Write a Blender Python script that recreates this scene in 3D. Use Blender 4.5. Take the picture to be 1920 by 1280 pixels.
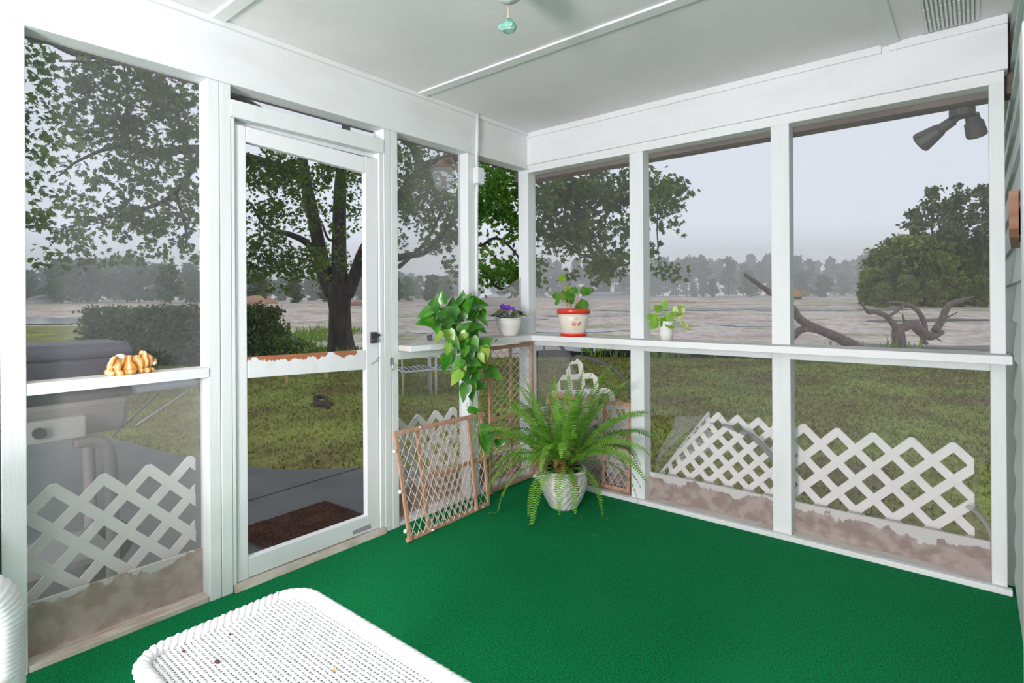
import bpy, bmesh, math, random
import numpy as np
from mathutils import Vector, Matrix, Euler
random.seed(7); rng = np.random.default_rng(7)
scene = bpy.context.scene
for o in list(bpy.data.objects): bpy.data.objects.remove(o)
COL = scene.collection

# ------------------------------------------------------------------ camera
FPX, CYP, YAW, PITCH, ROLL = 1047.74, 562.51, 0.6917416, 0.000823, -0.0060482
CAM = np.array([2.462, -3.158, 1.25])
_w = np.array([-math.sin(YAW)*math.cos(PITCH), math.cos(YAW)*math.cos(PITCH), math.sin(PITCH)])
_r = np.array([math.cos(YAW), math.sin(YAW), 0.0]); _u = np.cross(_r, _w)
_c, _s = math.cos(ROLL), math.sin(ROLL)
CR, CD, CW = _c*_r + _s*_u, _s*_r - _c*_u, _w
cam = bpy.data.cameras.new('camera'); cam_o = bpy.data.objects.new('camera', cam); COL.objects.link(cam_o)
cam.sensor_width = 36; cam.lens = FPX/1920*36; cam.shift_y = -(640-CYP)/1920
cam.clip_start = 0.02; cam.clip_end = 2000
cam_o.matrix_world = Matrix(((CR[0], -CD[0], -CW[0], CAM[0]), (CR[1], -CD[1], -CW[1], CAM[1]),
                             (CR[2], -CD[2], -CW[2], CAM[2]), (0, 0, 0, 1)))
scene.camera = cam_o
def ray(px, py): return CR*((px-960)/FPX) + CD*((py-CYP)/FPX) + CW
def at(px, py, d): return CAM + ray(px, py)*d
def onx(px, py, x):
    d = ray(px, py); return CAM + d*((x-CAM[0])/d[0])
def ony(px, py, y):
    d = ray(px, py); return CAM + d*((y-CAM[1])/d[1])
def onz(px, py, z):
    d = ray(px, py); return CAM + d*((z-CAM[2])/d[2])

# ------------------------------------------------------------------ sky, light, exposure
world = bpy.data.worlds.new('overcast_sky'); scene.world = world; world.use_nodes = True
wn, wl = world.node_tree.nodes, world.node_tree.links
bg = wn['Background']
tc = wn.new('ShaderNodeTexCoord'); sp = wn.new('ShaderNodeSeparateXYZ'); rp = wn.new('ShaderNodeValToRGB')
wl.new(tc.outputs['Generated'], sp.inputs[0]); wl.new(sp.outputs['Z'], rp.inputs[0])
e = rp.color_ramp.elements
e[0].position = 0.0; e[0].color = (0.80, 0.86, 0.96, 1)
e[1].position = 0.5; e[1].color = (0.78, 0.84, 0.93, 1)
wl.new(rp.outputs[0], bg.inputs[0]); bg.inputs[1].default_value = 0.97
def lamp(name, kind, loc, energy, size, color=(1, 1, 1), rot=None):
    l = bpy.data.lights.new(name, kind); l.energy = energy; l.color = color
    if kind == 'POINT': l.shadow_soft_size = size
    elif kind == 'SUN': l.angle = size
    else: l.size = size
    o = bpy.data.objects.new(name, l); COL.objects.link(o); o.location = loc
    if rot: o.rotation_euler = rot
    return o
lamp('fill_light', 'POINT', (1.8, -5.5, 1.3), 610, 0.4, (1.0, 0.935, 0.975))  # fill added behind the camera to brighten the porch, no fixture there
lamp('fill_light', 'POINT', (0.9, -4.2, 1.9), 20, 0.3, (1.0, 0.95, 0.98))  # weaker added fill, also without a fixture
scene.cycles.volume_bounces = 3
vs = scene.view_settings
vs.view_transform = 'Standard'; vs.look = 'None'; vs.exposure = 0.0; vs.gamma = 1.0; vs.use_curve_mapping = False

# ------------------------------------------------------------------ helpers
MATS = {}
def mat(name, col, rough=0.6, col2=None, scale=8.0, lo=0.4, hi=0.65, detail=6, bump=0.0, bscale=60, metal=0.0,
        spec=0.5, transl=0.0, stretch=None, alpha=None):
    if name in MATS: return MATS[name]
    m = bpy.data.materials.new(name); m.use_nodes = True; nt = m.node_tree; n = nt.nodes; L = nt.links
    b = n['Principled BSDF']; out = n['Material Output']
    b.inputs['Base Color'].default_value = (*col, 1); b.inputs['Roughness'].default_value = rough
    b.inputs['Metallic'].default_value = metal; b.inputs['Specular IOR Level'].default_value = spec
    tcn = None
    def coords():
        nonlocal tcn
        if tcn is None:
            t = n.new('ShaderNodeTexCoord'); mp = n.new('ShaderNodeMapping')
            if stretch: mp.inputs['Scale'].default_value = stretch
            L.new(t.outputs['Object'], mp.inputs[0]); tcn = mp.outputs[0]
        return tcn
    if col2 is not None:
        no = n.new('ShaderNodeTexNoise'); no.inputs['Scale'].default_value = scale; no.inputs['Detail'].default_value = detail
        L.new(coords(), no.inputs['Vector'])
        r = n.new('ShaderNodeValToRGB'); r.color_ramp.elements[0].position = lo; r.color_ramp.elements[1].position = hi
        r.color_ramp.elements[0].color = (*col, 1); r.color_ramp.elements[1].color = (*col2, 1)
        L.new(no.outputs['Fac'], r.inputs[0]); L.new(r.outputs[0], b.inputs['Base Color'])
    if bump:
        no = n.new('ShaderNodeTexNoise'); no.inputs['Scale'].default_value = bscale; no.inputs['Detail'].default_value = 4
        L.new(coords(), no.inputs['Vector'])
        bp = n.new('ShaderNodeBump'); bp.inputs['Strength'].default_value = bump; bp.inputs['Distance'].default_value = 0.01
        L.new(no.outputs['Fac'], bp.inputs['Height']); L.new(bp.outputs[0], b.inputs['Normal'])
    sh = b.outputs[0]
    if transl:
        tr = n.new('ShaderNodeBsdfTranslucent'); mx = n.new('ShaderNodeMixShader'); mx.inputs[0].default_value = transl
        if b.inputs['Base Color'].is_linked: L.new(b.inputs['Base Color'].links[0].from_socket, tr.inputs[0])
        else: tr.inputs[0].default_value = (*col, 1)
        L.new(sh, mx.inputs[1]); L.new(tr.outputs[0], mx.inputs[2]); sh = mx.outputs[0]
    if alpha is not None:
        tp = n.new('ShaderNodeBsdfTransparent'); mx = n.new('ShaderNodeMixShader'); mx.inputs[0].default_value = alpha
        L.new(tp.outputs[0], mx.inputs[1]); L.new(sh, mx.inputs[2]); sh = mx.outputs[0]
    if sh is not b.outputs[0]: L.new(sh, out.inputs['Surface'])
    MATS[name] = m; return m

ORG = {}
def origin(o): return ORG.get(o.name, np.zeros(3)) if o is not None else np.zeros(3)
def tag(o, label=None, cat=None, group=None, kind=None):
    if label: o['label'] = label
    if cat: o['category'] = cat
    if group: o['group'] = group
    if kind: o['kind'] = kind
    return o
def thing(name, label, cat, loc=(0, 0, 0), group=None, kind=None):
    o = bpy.data.objects.new(name, None); COL.objects.link(o); o.location = loc; o.empty_display_size = 0.1
    ORG[o.name] = np.array(loc, float)
    return tag(o, label, cat, group, kind)
def link_mesh(me, name, m, parent, smooth, org):
    o = bpy.data.objects.new(name, me); COL.objects.link(o)
    if m: me.materials.append(m)
    if smooth: me.polygons.foreach_set('use_smooth', np.ones(len(me.polygons), bool))
    ORG[o.name] = np.array(org, float)
    if parent is not None: o.parent = parent
    else: o.location = org
    return o
def np_mesh(name, V, k, m, parent=None, smooth=False, loc=None):
    """V (n*k,3): n separate polygons of k corners each"""
    org = origin(parent) if parent is not None else np.array(loc if loc is not None else (0, 0, 0), float)
    V = np.asarray(V, np.float32).reshape(-1, 3) - org.astype(np.float32)
    n = len(V)//k
    me = bpy.data.meshes.new(name); me.vertices.add(len(V)); me.vertices.foreach_set('co', V.ravel())
    me.loops.add(n*k); me.loops.foreach_set('vertex_index', np.arange(n*k, dtype=np.int32))
    me.polygons.add(n); me.polygons.foreach_set('loop_start', np.arange(0, n*k, k, dtype=np.int32))
    me.update(calc_edges=True)
    return link_mesh(me, name, m, parent, smooth, org)
class MB:
    def __init__(s): s.v = []; s.f = []
    def add(s, vs, fs):
        b = len(s.v); s.v += [tuple(map(float, q)) for q in vs]; s.f += [tuple(b+i for i in q) for q in fs]; return s
    def box(s, x0, x1, y0, y1, z0, z1):
        return s.add([(x0,y0,z0),(x1,y0,z0),(x1,y1,z0),(x0,y1,z0),(x0,y0,z1),(x1,y0,z1),(x1,y1,z1),(x0,y1,z1)],
                     [(0,3,2,1),(4,5,6,7),(0,1,5,4),(1,2,6,5),(2,3,7,6),(3,0,4,7)])
    def hexa(s, p):  # 8 points, bottom 4 then top 4
        return s.add(p, [(0,3,2,1),(4,5,6,7),(0,1,5,4),(1,2,6,5),(2,3,7,6),(3,0,4,7)])
    def bar(s, a, b, w, t, up=(0, 0, 1)):
        a = np.array(a, float); b = np.array(b, float); d = b-a; d /= np.linalg.norm(d)
        n = np.cross(d, np.array(up, float)); n /= np.linalg.norm(n); q = np.cross(n, d)
        n *= w/2; q *= t/2
        return s.hexa([a-n-q, a+n-q, a+n+q, a-n+q, b-n-q, b+n-q, b+n+q, b-n+q])
    def tube(s, pts, rad, n=8, closed=False, cap=True):
        P = [np.array(p, float) for p in pts]; m = len(P)
        R = rad if hasattr(rad, '__len__') else [rad]*m
        b = len(s.v); nrm = None
        for i in range(m):
            if closed: t = P[(i+1) % m]-P[i-1]
            else: t = P[min(i+1, m-1)]-P[max(i-1, 0)]
            t = t/(np.linalg.norm(t)+1e-12)
            if nrm is None:
                h = np.array([0, 0, 1.0]) if abs(t[2]) < 0.9 else np.array([1.0, 0, 0])
                nrm = np.cross(t, h)
            nrm = nrm - t*(nrm@t); nrm /= np.linalg.norm(nrm)+1e-12
            bn = np.cross(t, nrm)
            for j in range(n):
                a = 2*math.pi*j/n
                s.v.append(tuple(P[i] + (nrm*math.cos(a)+bn*math.sin(a))*R[i]))
        for i in range(m if closed else m-1):
            i2 = (i+1) % m
            for j in range(n):
                j2 = (j+1) % n
                s.f.append((b+i*n+j, b+i*n+j2, b+i2*n+j2, b+i2*n+j))
        if cap and not closed:
            s.f.append(tuple(b+j for j in range(n))[::-1]); s.f.append(tuple(b+(m-1)*n+j for j in range(n)))
        return s
    def lathe(s, c, prof, n=28, mod=None):
        b = len(s.v); m = len(prof)
        for i, (r, z) in enumerate(prof):
            for j in range(n):
                a = 2*math.pi*j/n; rr = r+(mod(a, i) if mod and r > 0.005 else 0)
                s.v.append((c[0]+rr*math.cos(a), c[1]+rr*math.sin(a), c[2]+z))
        for i in range(m-1):
            for j in range(n):
                j2 = (j+1) % n
                s.f.append((b+i*n+j, b+i*n+j2, b+(i+1)*n+j2, b+(i+1)*n+j))
        if prof[0][0] > 0.001: s.f.append(tuple(b+j for j in range(n))[::-1])
        if prof[-1][0] > 0.001: s.f.append(tuple(b+(m-1)*n+j for j in range(n)))
        return s
    def ball(s, c, r, n=12, m=8, rot=None):
        r = np.array([r]*3 if not hasattr(r, '__len__') else r, float); b = len(s.v)
        for i in range(m+1):
            th = math.pi*i/m
            for j in range(n):
                a = 2*math.pi*j/n
                p = np.array([math.sin(th)*math.cos(a), math.sin(th)*math.sin(a), math.cos(th)])*r
                if rot is not None: p = np.array(rot @ Vector(p))
                s.v.append(tuple(np.array(c)+p))
        for i in range(m):
            for j in range(n):
                j2 = (j+1) % n; s.f.append((b+i*n+j, b+(i+1)*n+j, b+(i+1)*n+j2, b+i*n+j2))
        return s
    def poly(s, pts): return s.add(pts, [tuple(range(len(pts)))])
    def slab(s, pts, off):
        """polygon extruded by off"""
        n = len(pts); off = np.array(off, float); P = [np.array(p, float) for p in pts]
        fs = [tuple(range(n))[::-1], tuple(range(n, 2*n))]+[(i, (i+1) % n, n+(i+1) % n, n+i) for i in range(n)]
        return s.add(P+[p+off for p in P], fs)
    def build(s, name, m, parent=None, smooth=False, loc=None, bevel=0.0, fix=False):
        if parent is not None: org = origin(parent)
        elif loc is not None: org = np.array(loc, float)
        else:
            V = np.array(s.v); lo, hi = V.min(0), V.max(0); org = np.array([(lo[0]+hi[0])/2, (lo[1]+hi[1])/2, lo[2]])
        me = bpy.data.meshes.new(name); me.from_pydata([tuple(np.array(q)-org) for q in s.v], [], s.f); me.update()
        if fix:
            bm = bmesh.new(); bm.from_mesh(me); bmesh.ops.remove_doubles(bm, verts=bm.verts, dist=1e-6)
            bmesh.ops.recalc_face_normals(bm, faces=bm.faces); bm.to_mesh(me); bm.free()
        o = link_mesh(me, name, m, parent, smooth, org)
        if bevel:
            md = o.modifiers.new('bevel', 'BEVEL'); md.width = bevel; md.segments = 2; md.limit_method = 'ANGLE'
        return o
def spline(pts, n=6):
    """Catmull-Rom through pts"""
    P = [np.array(p, float) for p in pts]; P = [2*P[0]-P[1]]+P+[2*P[-1]-P[-2]]; out = []
    for i in range(1, len(P)-2):
        for k in range(n):
            t = k/n; a, b, c, d = P[i-1], P[i], P[i+1], P[i+2]
            out.append(0.5*((2*b)+(c-a)*t+(2*a-5*b+4*c-d)*t*t+(3*b-a-3*c+d)*t**3))
    out.append(P[-2]); return out
def lerp_r(rs, n):
    m = len(rs); return list(np.interp(np.linspace(0, m-1, n), np.arange(m), rs))
def copy_tree(o, parent=None):
    c = o.copy(); COL.objects.link(c); ORG[c.name] = ORG.get(o.name, np.zeros(3))
    if parent is not None: c.parent = parent
    for ch in o.children: copy_tree(ch, c)
    return c
def rand_frames(n, up=0.6, spread=1.0):
    """n leaf frames: columns = side, tip, normal"""
    N = rng.normal(size=(n, 3))*spread; N[:, 2] = np.abs(N[:, 2])*0.6+up; N /= np.linalg.norm(N, axis=1)[:, None]
    T = rng.normal(size=(n, 3)); T[:, 2] -= 0.5; T -= N*(T*N).sum(1)[:, None]; T /= np.linalg.norm(T, axis=1)[:, None]
    return np.stack([np.cross(T, N), T, N], axis=2)
MAPLE = np.array([(0, 0, 0), (.22, .12, .0), (.6, .22, -.06), (.36, .42, .0), (.62, .78, -.08), (.22, .66, .0), (0, 1.05, -.1),
                  (-.22, .66, .0), (-.62, .78, -.08), (-.36, .42, .0), (-.6, .22, -.06), (-.22, .12, .0)])
OVAL = np.array([(0, 0, 0), (.3, .3, .04), (.26, .66, .03), (0, 1, -.08), (-.26, .66, .03), (-.3, .3, .04)])
TUFT = np.array([(-.25, 0, 0), (.25, 0, 0), (.45, .7, 0), (0, 1, .1), (-.45, .7, 0)])
def leaves(tmpl, pos, size, frames):
    n = len(pos); size = np.asarray(size).reshape(-1, 1, 1)*np.ones((n, 1, 1))
    return np.asarray(pos)[:, None, :] + np.einsum('nij,kj->nki', frames, tmpl)*size
def twig_points(clusters, per=12, twig=0.28):
    """clusters: (centre, radii, twigs) -> leaf positions grouped in drooping sprays"""
    out = []
    for c, r, n in clusters:
        d = rng.normal(size=(n, 3)); d /= np.linalg.norm(d, axis=1)[:, None]
        q = np.array(c)+d*(rng.random((n, 1))**0.45)*np.array(r)
        dirs = rng.normal(size=(n, 3)); dirs[:, 2] = dirs[:, 2]*0.4-0.35; dirs /= np.linalg.norm(dirs, axis=1)[:, None]
        t = rng.random((n, per, 1))
        p = q[:, None, :]+dirs[:, None, :]*t*twig+rng.normal(size=(n, per, 3))*twig*0.26
        out.append(p.reshape(-1, 3))
    return np.concatenate(out)

# ------------------------------------------------------------------ materials of the porch
M_white = mat('white_paint', (.80, .81, .82), .55, (.73, .73, .72), 2.2, .45, .8, bump=.08, bscale=25, stretch=(1, 1, 3))
M_mint = mat('mint_paint', (.775, .80, .80), .55, (.68, .70, .69), 3.0, .5, .85, bump=.1, bscale=30, stretch=(3, 3, .6))
M_sill = mat('sill_top_paint', (.68, .66, .62), .6, (.50, .44, .38), 5.0, .45, .75, bump=.1, bscale=30)
M_door = mat('door_white', (.83, .83, .85), .4, (.76, .75, .75), 1.5, .6, .9)
M_ceil = mat('ceiling_paint', (.86, .82, .84), .8, (.70, .665, .675), 1.3, .45, .85, detail=10, bump=.15, bscale=18)
M_ceilt = mat('ceiling_trim_paint', (.80, .79, .80), .7)
M_brownwood = mat('weathered_brown_wood', (.14, .11, .10), .8, (.22, .17, .15), 9, .3, .7, stretch=(.3, 3, 3))
M_threshold = mat('worn_threshold_wood', (.45, .36, .28), .8, (.62, .56, .50), 14, .35, .6, stretch=(3, .6, 1))
M_steel = mat('dull_steel', (.45, .45, .46), .35, metal=.9)
M_dark = mat('dark_metal', (.04, .04, .045), .4)
M_siding = mat('sage_siding', (.56, .62, .60), .55, (.50, .56, .54), 2, .4, .8)
M_conc = mat('porch_slab', (.3, .29, .27), .9)

def peel_mat(name, base, paint, z_mid, amp, scale, base2=None, tilt=None):
    """paint above a ragged line, bare surface below it (wear that stays put)"""
    m = bpy.data.materials.new(name); m.use_nodes = True; n = m.node_tree.nodes; L = m.node_tree.links
    b = n['Principled BSDF']; b.inputs['Roughness'].default_value = .8
    g = n.new('ShaderNodeNewGeometry'); s = n.new('ShaderNodeSeparateXYZ'); L.new(g.outputs['Position'], s.inputs[0])
    no = n.new('ShaderNodeTexNoise'); no.inputs['Scale'].default_value = scale; no.inputs['Detail'].default_value = 7
    no.inputs['Roughness'].default_value = .62
    L.new(g.outputs['Position'], no.inputs['Vector'])
    m1 = n.new('ShaderNodeMath'); m1.operation = 'MULTIPLY_ADD'; m1.inputs[1].default_value = amp; m1.inputs[2].default_value = -z_mid-amp/2
    L.new(no.outputs['Fac'], m1.inputs[0])
    m2 = n.new('ShaderNodeMath'); m2.operation = 'ADD'; L.new(m1.outputs[0], m2.inputs[0]); L.new(s.outputs['Z'], m2.inputs[1])
    m3 = n.new('ShaderNodeMapRange'); m3.inputs['From Min'].default_value = -.002; m3.inputs['From Max'].default_value = .002
    L.new(m2.outputs[0], m3.inputs[0])
    n2 = n.new('ShaderNodeTexNoise'); n2.inputs['Scale'].default_value = 16; n2.inputs['Detail'].default_value = 8
    L.new(g.outputs['Position'], n2.inputs['Vector'])
    r = n.new('ShaderNodeValToRGB'); r.color_ramp.elements[0].position = .41; r.color_ramp.elements[1].position = .58
    r.color_ramp.elements[0].color = (*base, 1); r.color_ramp.elements[1].color = (*(base2 or base), 1)
    L.new(n2.outputs['Fac'], r.inputs[0])
    mx = n.new('ShaderNodeMix'); mx.data_type = 'RGBA'
    L.new(m3.outputs[0], mx.inputs[0]); L.new(r.outputs[0], mx.inputs[6]); mx.inputs[7].default_value = (*paint, 1)
    L.new(mx.outputs[2], b.inputs['Base Color'])
    bp = n.new('ShaderNodeBump'); bp.inputs['Strength'].default_value = .5; bp.inputs['Distance'].default_value = .01
    L.new(n2.outputs['Fac'], bp.inputs['Height']); L.new(bp.outputs[0], b.inputs['Normal'])
    return m
M_kick = peel_mat('peeling_kick_board', (.36, .225, .17), (.70, .67, .65), .185, .34, 9, (.52, .385, .32))
M_kick2 = peel_mat('peeling_kick_board_pale', (.30, .215, .185), (.68, .65, .63), .140, .27, 8, (.46, .36, .32))
M_midrail = peel_mat('peeling_door_rail', (.80, .80, .82), (.42, .15, .07), .985, .2, 9)

def screen_mat(name, alpha, col, dots=0.0):
    m = bpy.data.materials.new(name); m.use_nodes = True; n = m.node_tree.nodes; L = m.node_tree.links
    out = n['Material Output']; n.remove(n['Principled BSDF'])
    d = n.new('ShaderNodeBsdfDiffuse'); d.inputs[0].default_value = (*col, 1)
    t = n.new('ShaderNodeBsdfTransparent'); mx = n.new('ShaderNodeMixShader')
    L.new(t.outputs[0], mx.inputs[1]); L.new(d.outputs[0], mx.inputs[2]); L.new(mx.outputs[0], out.inputs[0])
    g = n.new('ShaderNodeNewGeometry')
    no = n.new('ShaderNodeTexNoise'); no.inputs['Scale'].default_value = 2.2; no.inputs['Detail'].default_value = 5
    L.new(g.outputs['Position'], no.inputs['Vector'])
    a = n.new('ShaderNodeMath'); a.operation = 'MULTIPLY_ADD'; a.inputs[1].default_value = alpha*.9; a.inputs[2].default_value = alpha*.55
    L.new(no.outputs['Fac'], a.inputs[0]); fac = a.outputs[0]
    if dots:
        n2 = n.new('ShaderNodeTexNoise'); n2.inputs['Scale'].default_value = 75; n2.inputs['Detail'].default_value = 2
        mp = n.new('ShaderNodeMapping'); mp.inputs['Scale'].default_value = (1, 1, .6)
        L.new(g.outputs['Position'], mp.inputs[0]); L.new(mp.outputs[0], n2.inputs['Vector'])
        mr = n.new('ShaderNodeMapRange'); mr.inputs['From Min'].default_value = .69; mr.inputs['From Max'].default_value = .76
        mr.inputs['To Max'].default_value = dots
        L.new(n2.outputs['Fac'], mr.inputs[0])
        ad = n.new('ShaderNodeMath'); ad.operation = 'ADD'; ad.use_clamp = True
        L.new(fac, ad.inputs[0]); L.new(mr.outputs[0], ad.inputs[1]); fac = ad.outputs[0]
    L.new(fac, mx.inputs[0]); return m
S_rain = screen_mat('rain_specked_screen', .16, (.40, .40, .42), .30)
S_veiled = screen_mat('veiled_screen', .31, (.52, .49, .48))  # paler, denser tone carries the grey veil of indoor light
S_mid = screen_mat('hazy_screen', .30, (.42, .41, .41))
S_light = screen_mat('light_screen', .15, (.40, .40, .40))
S_flap = screen_mat('folded_screen', .5, (.42, .40, .40))
S_fold = screen_mat('doubled_screen', .72, (.16, .16, .17))
S_clear = screen_mat('clear_door_screen', .035, (.3, .3, .3))

# ------------------------------------------------------------------ floor, ceiling
fl = MB().box(-.09, 2.6, -5.2, .09, -.14, 0).build('floor', None)
def carpet():
    m = bpy.data.materials.new('green_outdoor_carpet'); m.use_nodes = True; n = m.node_tree.nodes; L = m.node_tree.links
    b = n['Principled BSDF']; b.inputs['Roughness'].default_value = .95; b.inputs['Specular IOR Level'].default_value = .15
    g = n.new('ShaderNodeNewGeometry')
    a = n.new('ShaderNodeTexNoise'); a.inputs['Scale'].default_value = 150; a.inputs['Detail'].default_value = 3
    c = n.new('ShaderNodeTexNoise'); c.inputs['Scale'].default_value = 3; c.inputs['Detail'].default_value = 6
    L.new(g.outputs['Position'], a.inputs['Vector']); L.new(g.outputs['Position'], c.inputs['Vector'])
    r = n.new('ShaderNodeValToRGB'); r.color_ramp.elements[0].position = .3; r.color_ramp.elements[1].position = .7
    r.color_ramp.elements[0].color = (.0004, .085, .025, 1); r.color_ramp.elements[1].color = (.0015, .27, .08, 1)
    L.new(a.outputs['Fac'], r.inputs[0])
    mx = n.new('ShaderNodeMix'); mx.data_type = 'RGBA'; mx.inputs[7].default_value = (.005, .215, .07, 1)
    mr = n.new('ShaderNodeMapRange'); mr.inputs['From Min'].default_value = .5; mr.inputs['From Max'].default_value = .8; mr.inputs['To Max'].default_value = .5
    L.new(c.outputs['Fac'], mr.inputs[0]); L.new(mr.outputs[0], mx.inputs[0]); L.new(r.outputs[0], mx.inputs[6])
    L.new(mx.outputs[2], b.inputs['Base Color'])
    bp = n.new('ShaderNodeBump'); bp.inputs['Strength'].default_value = .6; bp.inputs['Distance'].default_value = .004
    L.new(a.outputs['Fac'], bp.inputs['Height']); L.new(bp.outputs[0], b.inputs['Normal'])
    return m
M_carpet = carpet()
fl.data.materials.append(M_carpet)
tag(fl, 'bright green outdoor carpet floor of the porch', 'floor', kind='structure')
ce = thing('ceiling', 'painted grey white board ceiling of the porch', 'ceiling', (1.3, -2, 2.44), kind='structure')
MB().box(-.09, 2.60, -5.2, .09, 2.44, 2.50).build('ceiling_panel', M_ceil, ce)
MB().box(0.03, 2.60, -1.045, -.985, 2.430, 2.44).build('batten', M_ceilt, ce, bevel=.002)
MB().box(0.03, 2.60, -2.165, -2.11, 2.430, 2.44).build('batten', M_ceilt, ce, bevel=.002)
MB().box(2.135, 2.20, -5.2, -.02, 2.430, 2.4395).build('seam_strip', M_ceilt, ce, bevel=.002)
MB().box(.0, .032, -5.2, 0, 2.415, 2.44).build('crown_strip', M_ceilt, ce, bevel=.003)

# ------------------------------------------------------------------ left wall (x = 0)
WL = thing('wall_left', 'white and pale mint framed screen wall with the door', 'wall', (0, -1.5, 0), kind='structure')
def bx(name, m, par, x0, x1, y0, y1, z0, z1, bevel=.003): return MB().box(x0, x1, y0, y1, z0, z1).build(name, m, par, bevel=bevel)
bx('header_beam', M_white, WL, -.09, .012, -5.2, .0, 2.185, 2.44)
for y0, y1 in ((-2.90, -2.821), (-2.817, -2.752)): bx('post', M_mint, WL, -.09, 0, y0, y1, 0, 2.186)
for y0, y1 in ((-2.170, -2.123), (-2.121, -2.075)): bx('post', M_mint, WL, -.09, 0, y0, y1, 0, 2.186)
for y0, y1 in ((-1.268, -1.222), (-1.220, -1.174)): bx('post', M_mint, WL, -.09, 0, y0, y1, 0, 2.186)
bx('post', M_mint, WL, -.09, 0, -.615, -.525, 0, 2.186)
bx('post', M_mint, WL, -.09, 0, -4.2, -4.11, 0, 2.186)
bx('sill_rail', M_sill, WL, -.09, .002, -2.751, -2.171, .938, .979)
bx('sill_rail', M_sill, WL, -.09, .002, -4.11, -2.901, .938, .979)
# shelves to the right of the door: a clipped board, then the corner shelf
MB().slab([(-.09, -1.173, .975), (.10, -1.172, .975), (.12, -1.05, .975), (.12, -.526, .975), (.001, -.526, .975), (.001, -.616, .975), (-.09, -.616, .975)],
          (0, 0, .032)).build('sill_shelf', M_sill, WL, bevel=.003)
bx('sill_shelf', M_sill, WL, -.09, .12, -.524, -.121, .975, 1.011)
bx('sill_apron', M_mint, WL, -.05, -.001, -1.173, -.616, .925, .974)
for y0, y1 in ((-2.751, -2.171), (-4.11, -2.901), (-1.173, -.616), (-.524, 0)):
    bx('base_plate', M_threshold if y0 < -2 else M_white, WL, -.088, -.004, y0, y1, 0, .022)
    MB().box(-.088, -.074, y0, y1, .022, .205).build('kick_board', M_kick, WL)
bx('door_head', M_mint, WL, -.09, .004, -2.076, -1.267, 2.050, 2.125)
bx('door_stop', M_mint, WL, -.09, -.045, -2.074, -1.27, 2.028, 2.05)
bx('door_jamb', M_mint, WL, -.09, -.002, -2.0745, -2.058, .03, 2.05)
bx('door_jamb', M_mint, WL, -.09, -.002, -1.298, -1.2685, .03, 2.05)
MB().hexa([(-.10, -2.07, 0), (.012, -2.07, 0), (.012, -1.27, 0), (-.10, -1.27, 0), (-.10, -2.07, .03), (.0, -2.07, .03), (.0, -1.27, .03), (-.10, -1.27, .03)]).build('threshold', M_threshold, WL)
bx('exterior_beam', M_brownwood, WL, -.20, -.093, -5.2, .2, 2.215, 2.5)

# ------------------------------------------------------------------ back wall (y = 0)
WB = thing('wall_back', 'pale mint framed screen wall with three windows and a long sill', 'wall', (1.3, 0, 0), kind='structure')
bx('corner_post', M_mint, WB, -.09, 0, .0005, .09, -.14, 2.3)
for x0, x1 in ((.803, .895), (1.632, 1.722)): bx('post', M_mint, WB, x0, x1, 0, .09, 0, 2.166)
bx('post', M_mint, WB, 2.512, 2.563, 0, .09, 0, 2.166)
bx('header_strip', M_white, WB, .0, 2.563, -.004, .09, 2.162, 2.215)
bx('header_beam', M_white, WB, .0, 2.575, -.020, .09, 2.213, 2.4398)
bx('crown_strip', M_white, WB, .0, 2.13, -.030, -.0202, 2.402, 2.44)
bx('crown_strip', M_white, WB, 2.16, 2.575, -.030, -.0202, 2.402, 2.44)
bx('sill_shelf', M_sill, WB, -.09, 2.578, -.12, .088, .976, 1.012)
MB().box(0.0, 2.578, -.1215, -.1195, .977, 1.011).build('sill_edge', M_white, WB)
MB().box(.1195, .1215, -.524, -.121, .976, 1.010).build('sill_edge', M_white, WL)
MB().slab([(.1005, -1.172, .976), (.1205, -1.05, .976), (.1205, -.526, .976), (.1225, -.526, .976), (.1225, -1.051, .976), (.1025, -1.1725, .976)], (0, 0, .030)).build('sill_edge', M_white, WL)
MB().box(.0022, .0035, -2.751, -2.171, .939, .978).build('sill_edge', M_white, WL)
for x0, x1 in ((0, .803), (.895, 1.632), (1.722, 2.512)):
    bx('sill_apron', M_mint, WB, x0, x1, .0, .04, .935, .976)
    bx('base_plate', M_sill, WB, x0, x1, .0, .088, 0, .024)
    MB().box(x0, x1, .074, .088, .024, .175).build('kick_board', M_kick2, WB)
bx('base_board', M_white, WB, .0, 2.578, -.034, -.001, 0, .026)
bx('exterior_beam', M_brownwood, WB, -.20, 3.2, .093, .20, 2.135, 2.5)

# ------------------------------------------------------------------ house wall on the right
WR = thing('wall_right', 'sage green lap siding house wall', 'wall', (2.6, -1, 0), kind='structure')
sd = MB(); z = -.24
while z < 2.44:
    z1 = min(z+.155, 2.438)
    sd.hexa([(2.583, -5.2, z), (2.66, -5.2, z), (2.66, 1.2, z), (2.583, 1.2, z), (2.598, -5.2, z1), (2.66, -5.2, z1), (2.66, 1.2, z1), (2.598, 1.2, z1)])
    z += .155
sd.build('lap_siding', M_siding, WR)
bx('door_casing', M_door, WR, 2.562, 2.598, -1.16, -1.04, 0, 1.98)
bx('corner_board', mat('grey_trim', (.33, .33, .34), .6), WR, 2.575, 2.66, 1.2, 1.30, -.2, 2.5)

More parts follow.
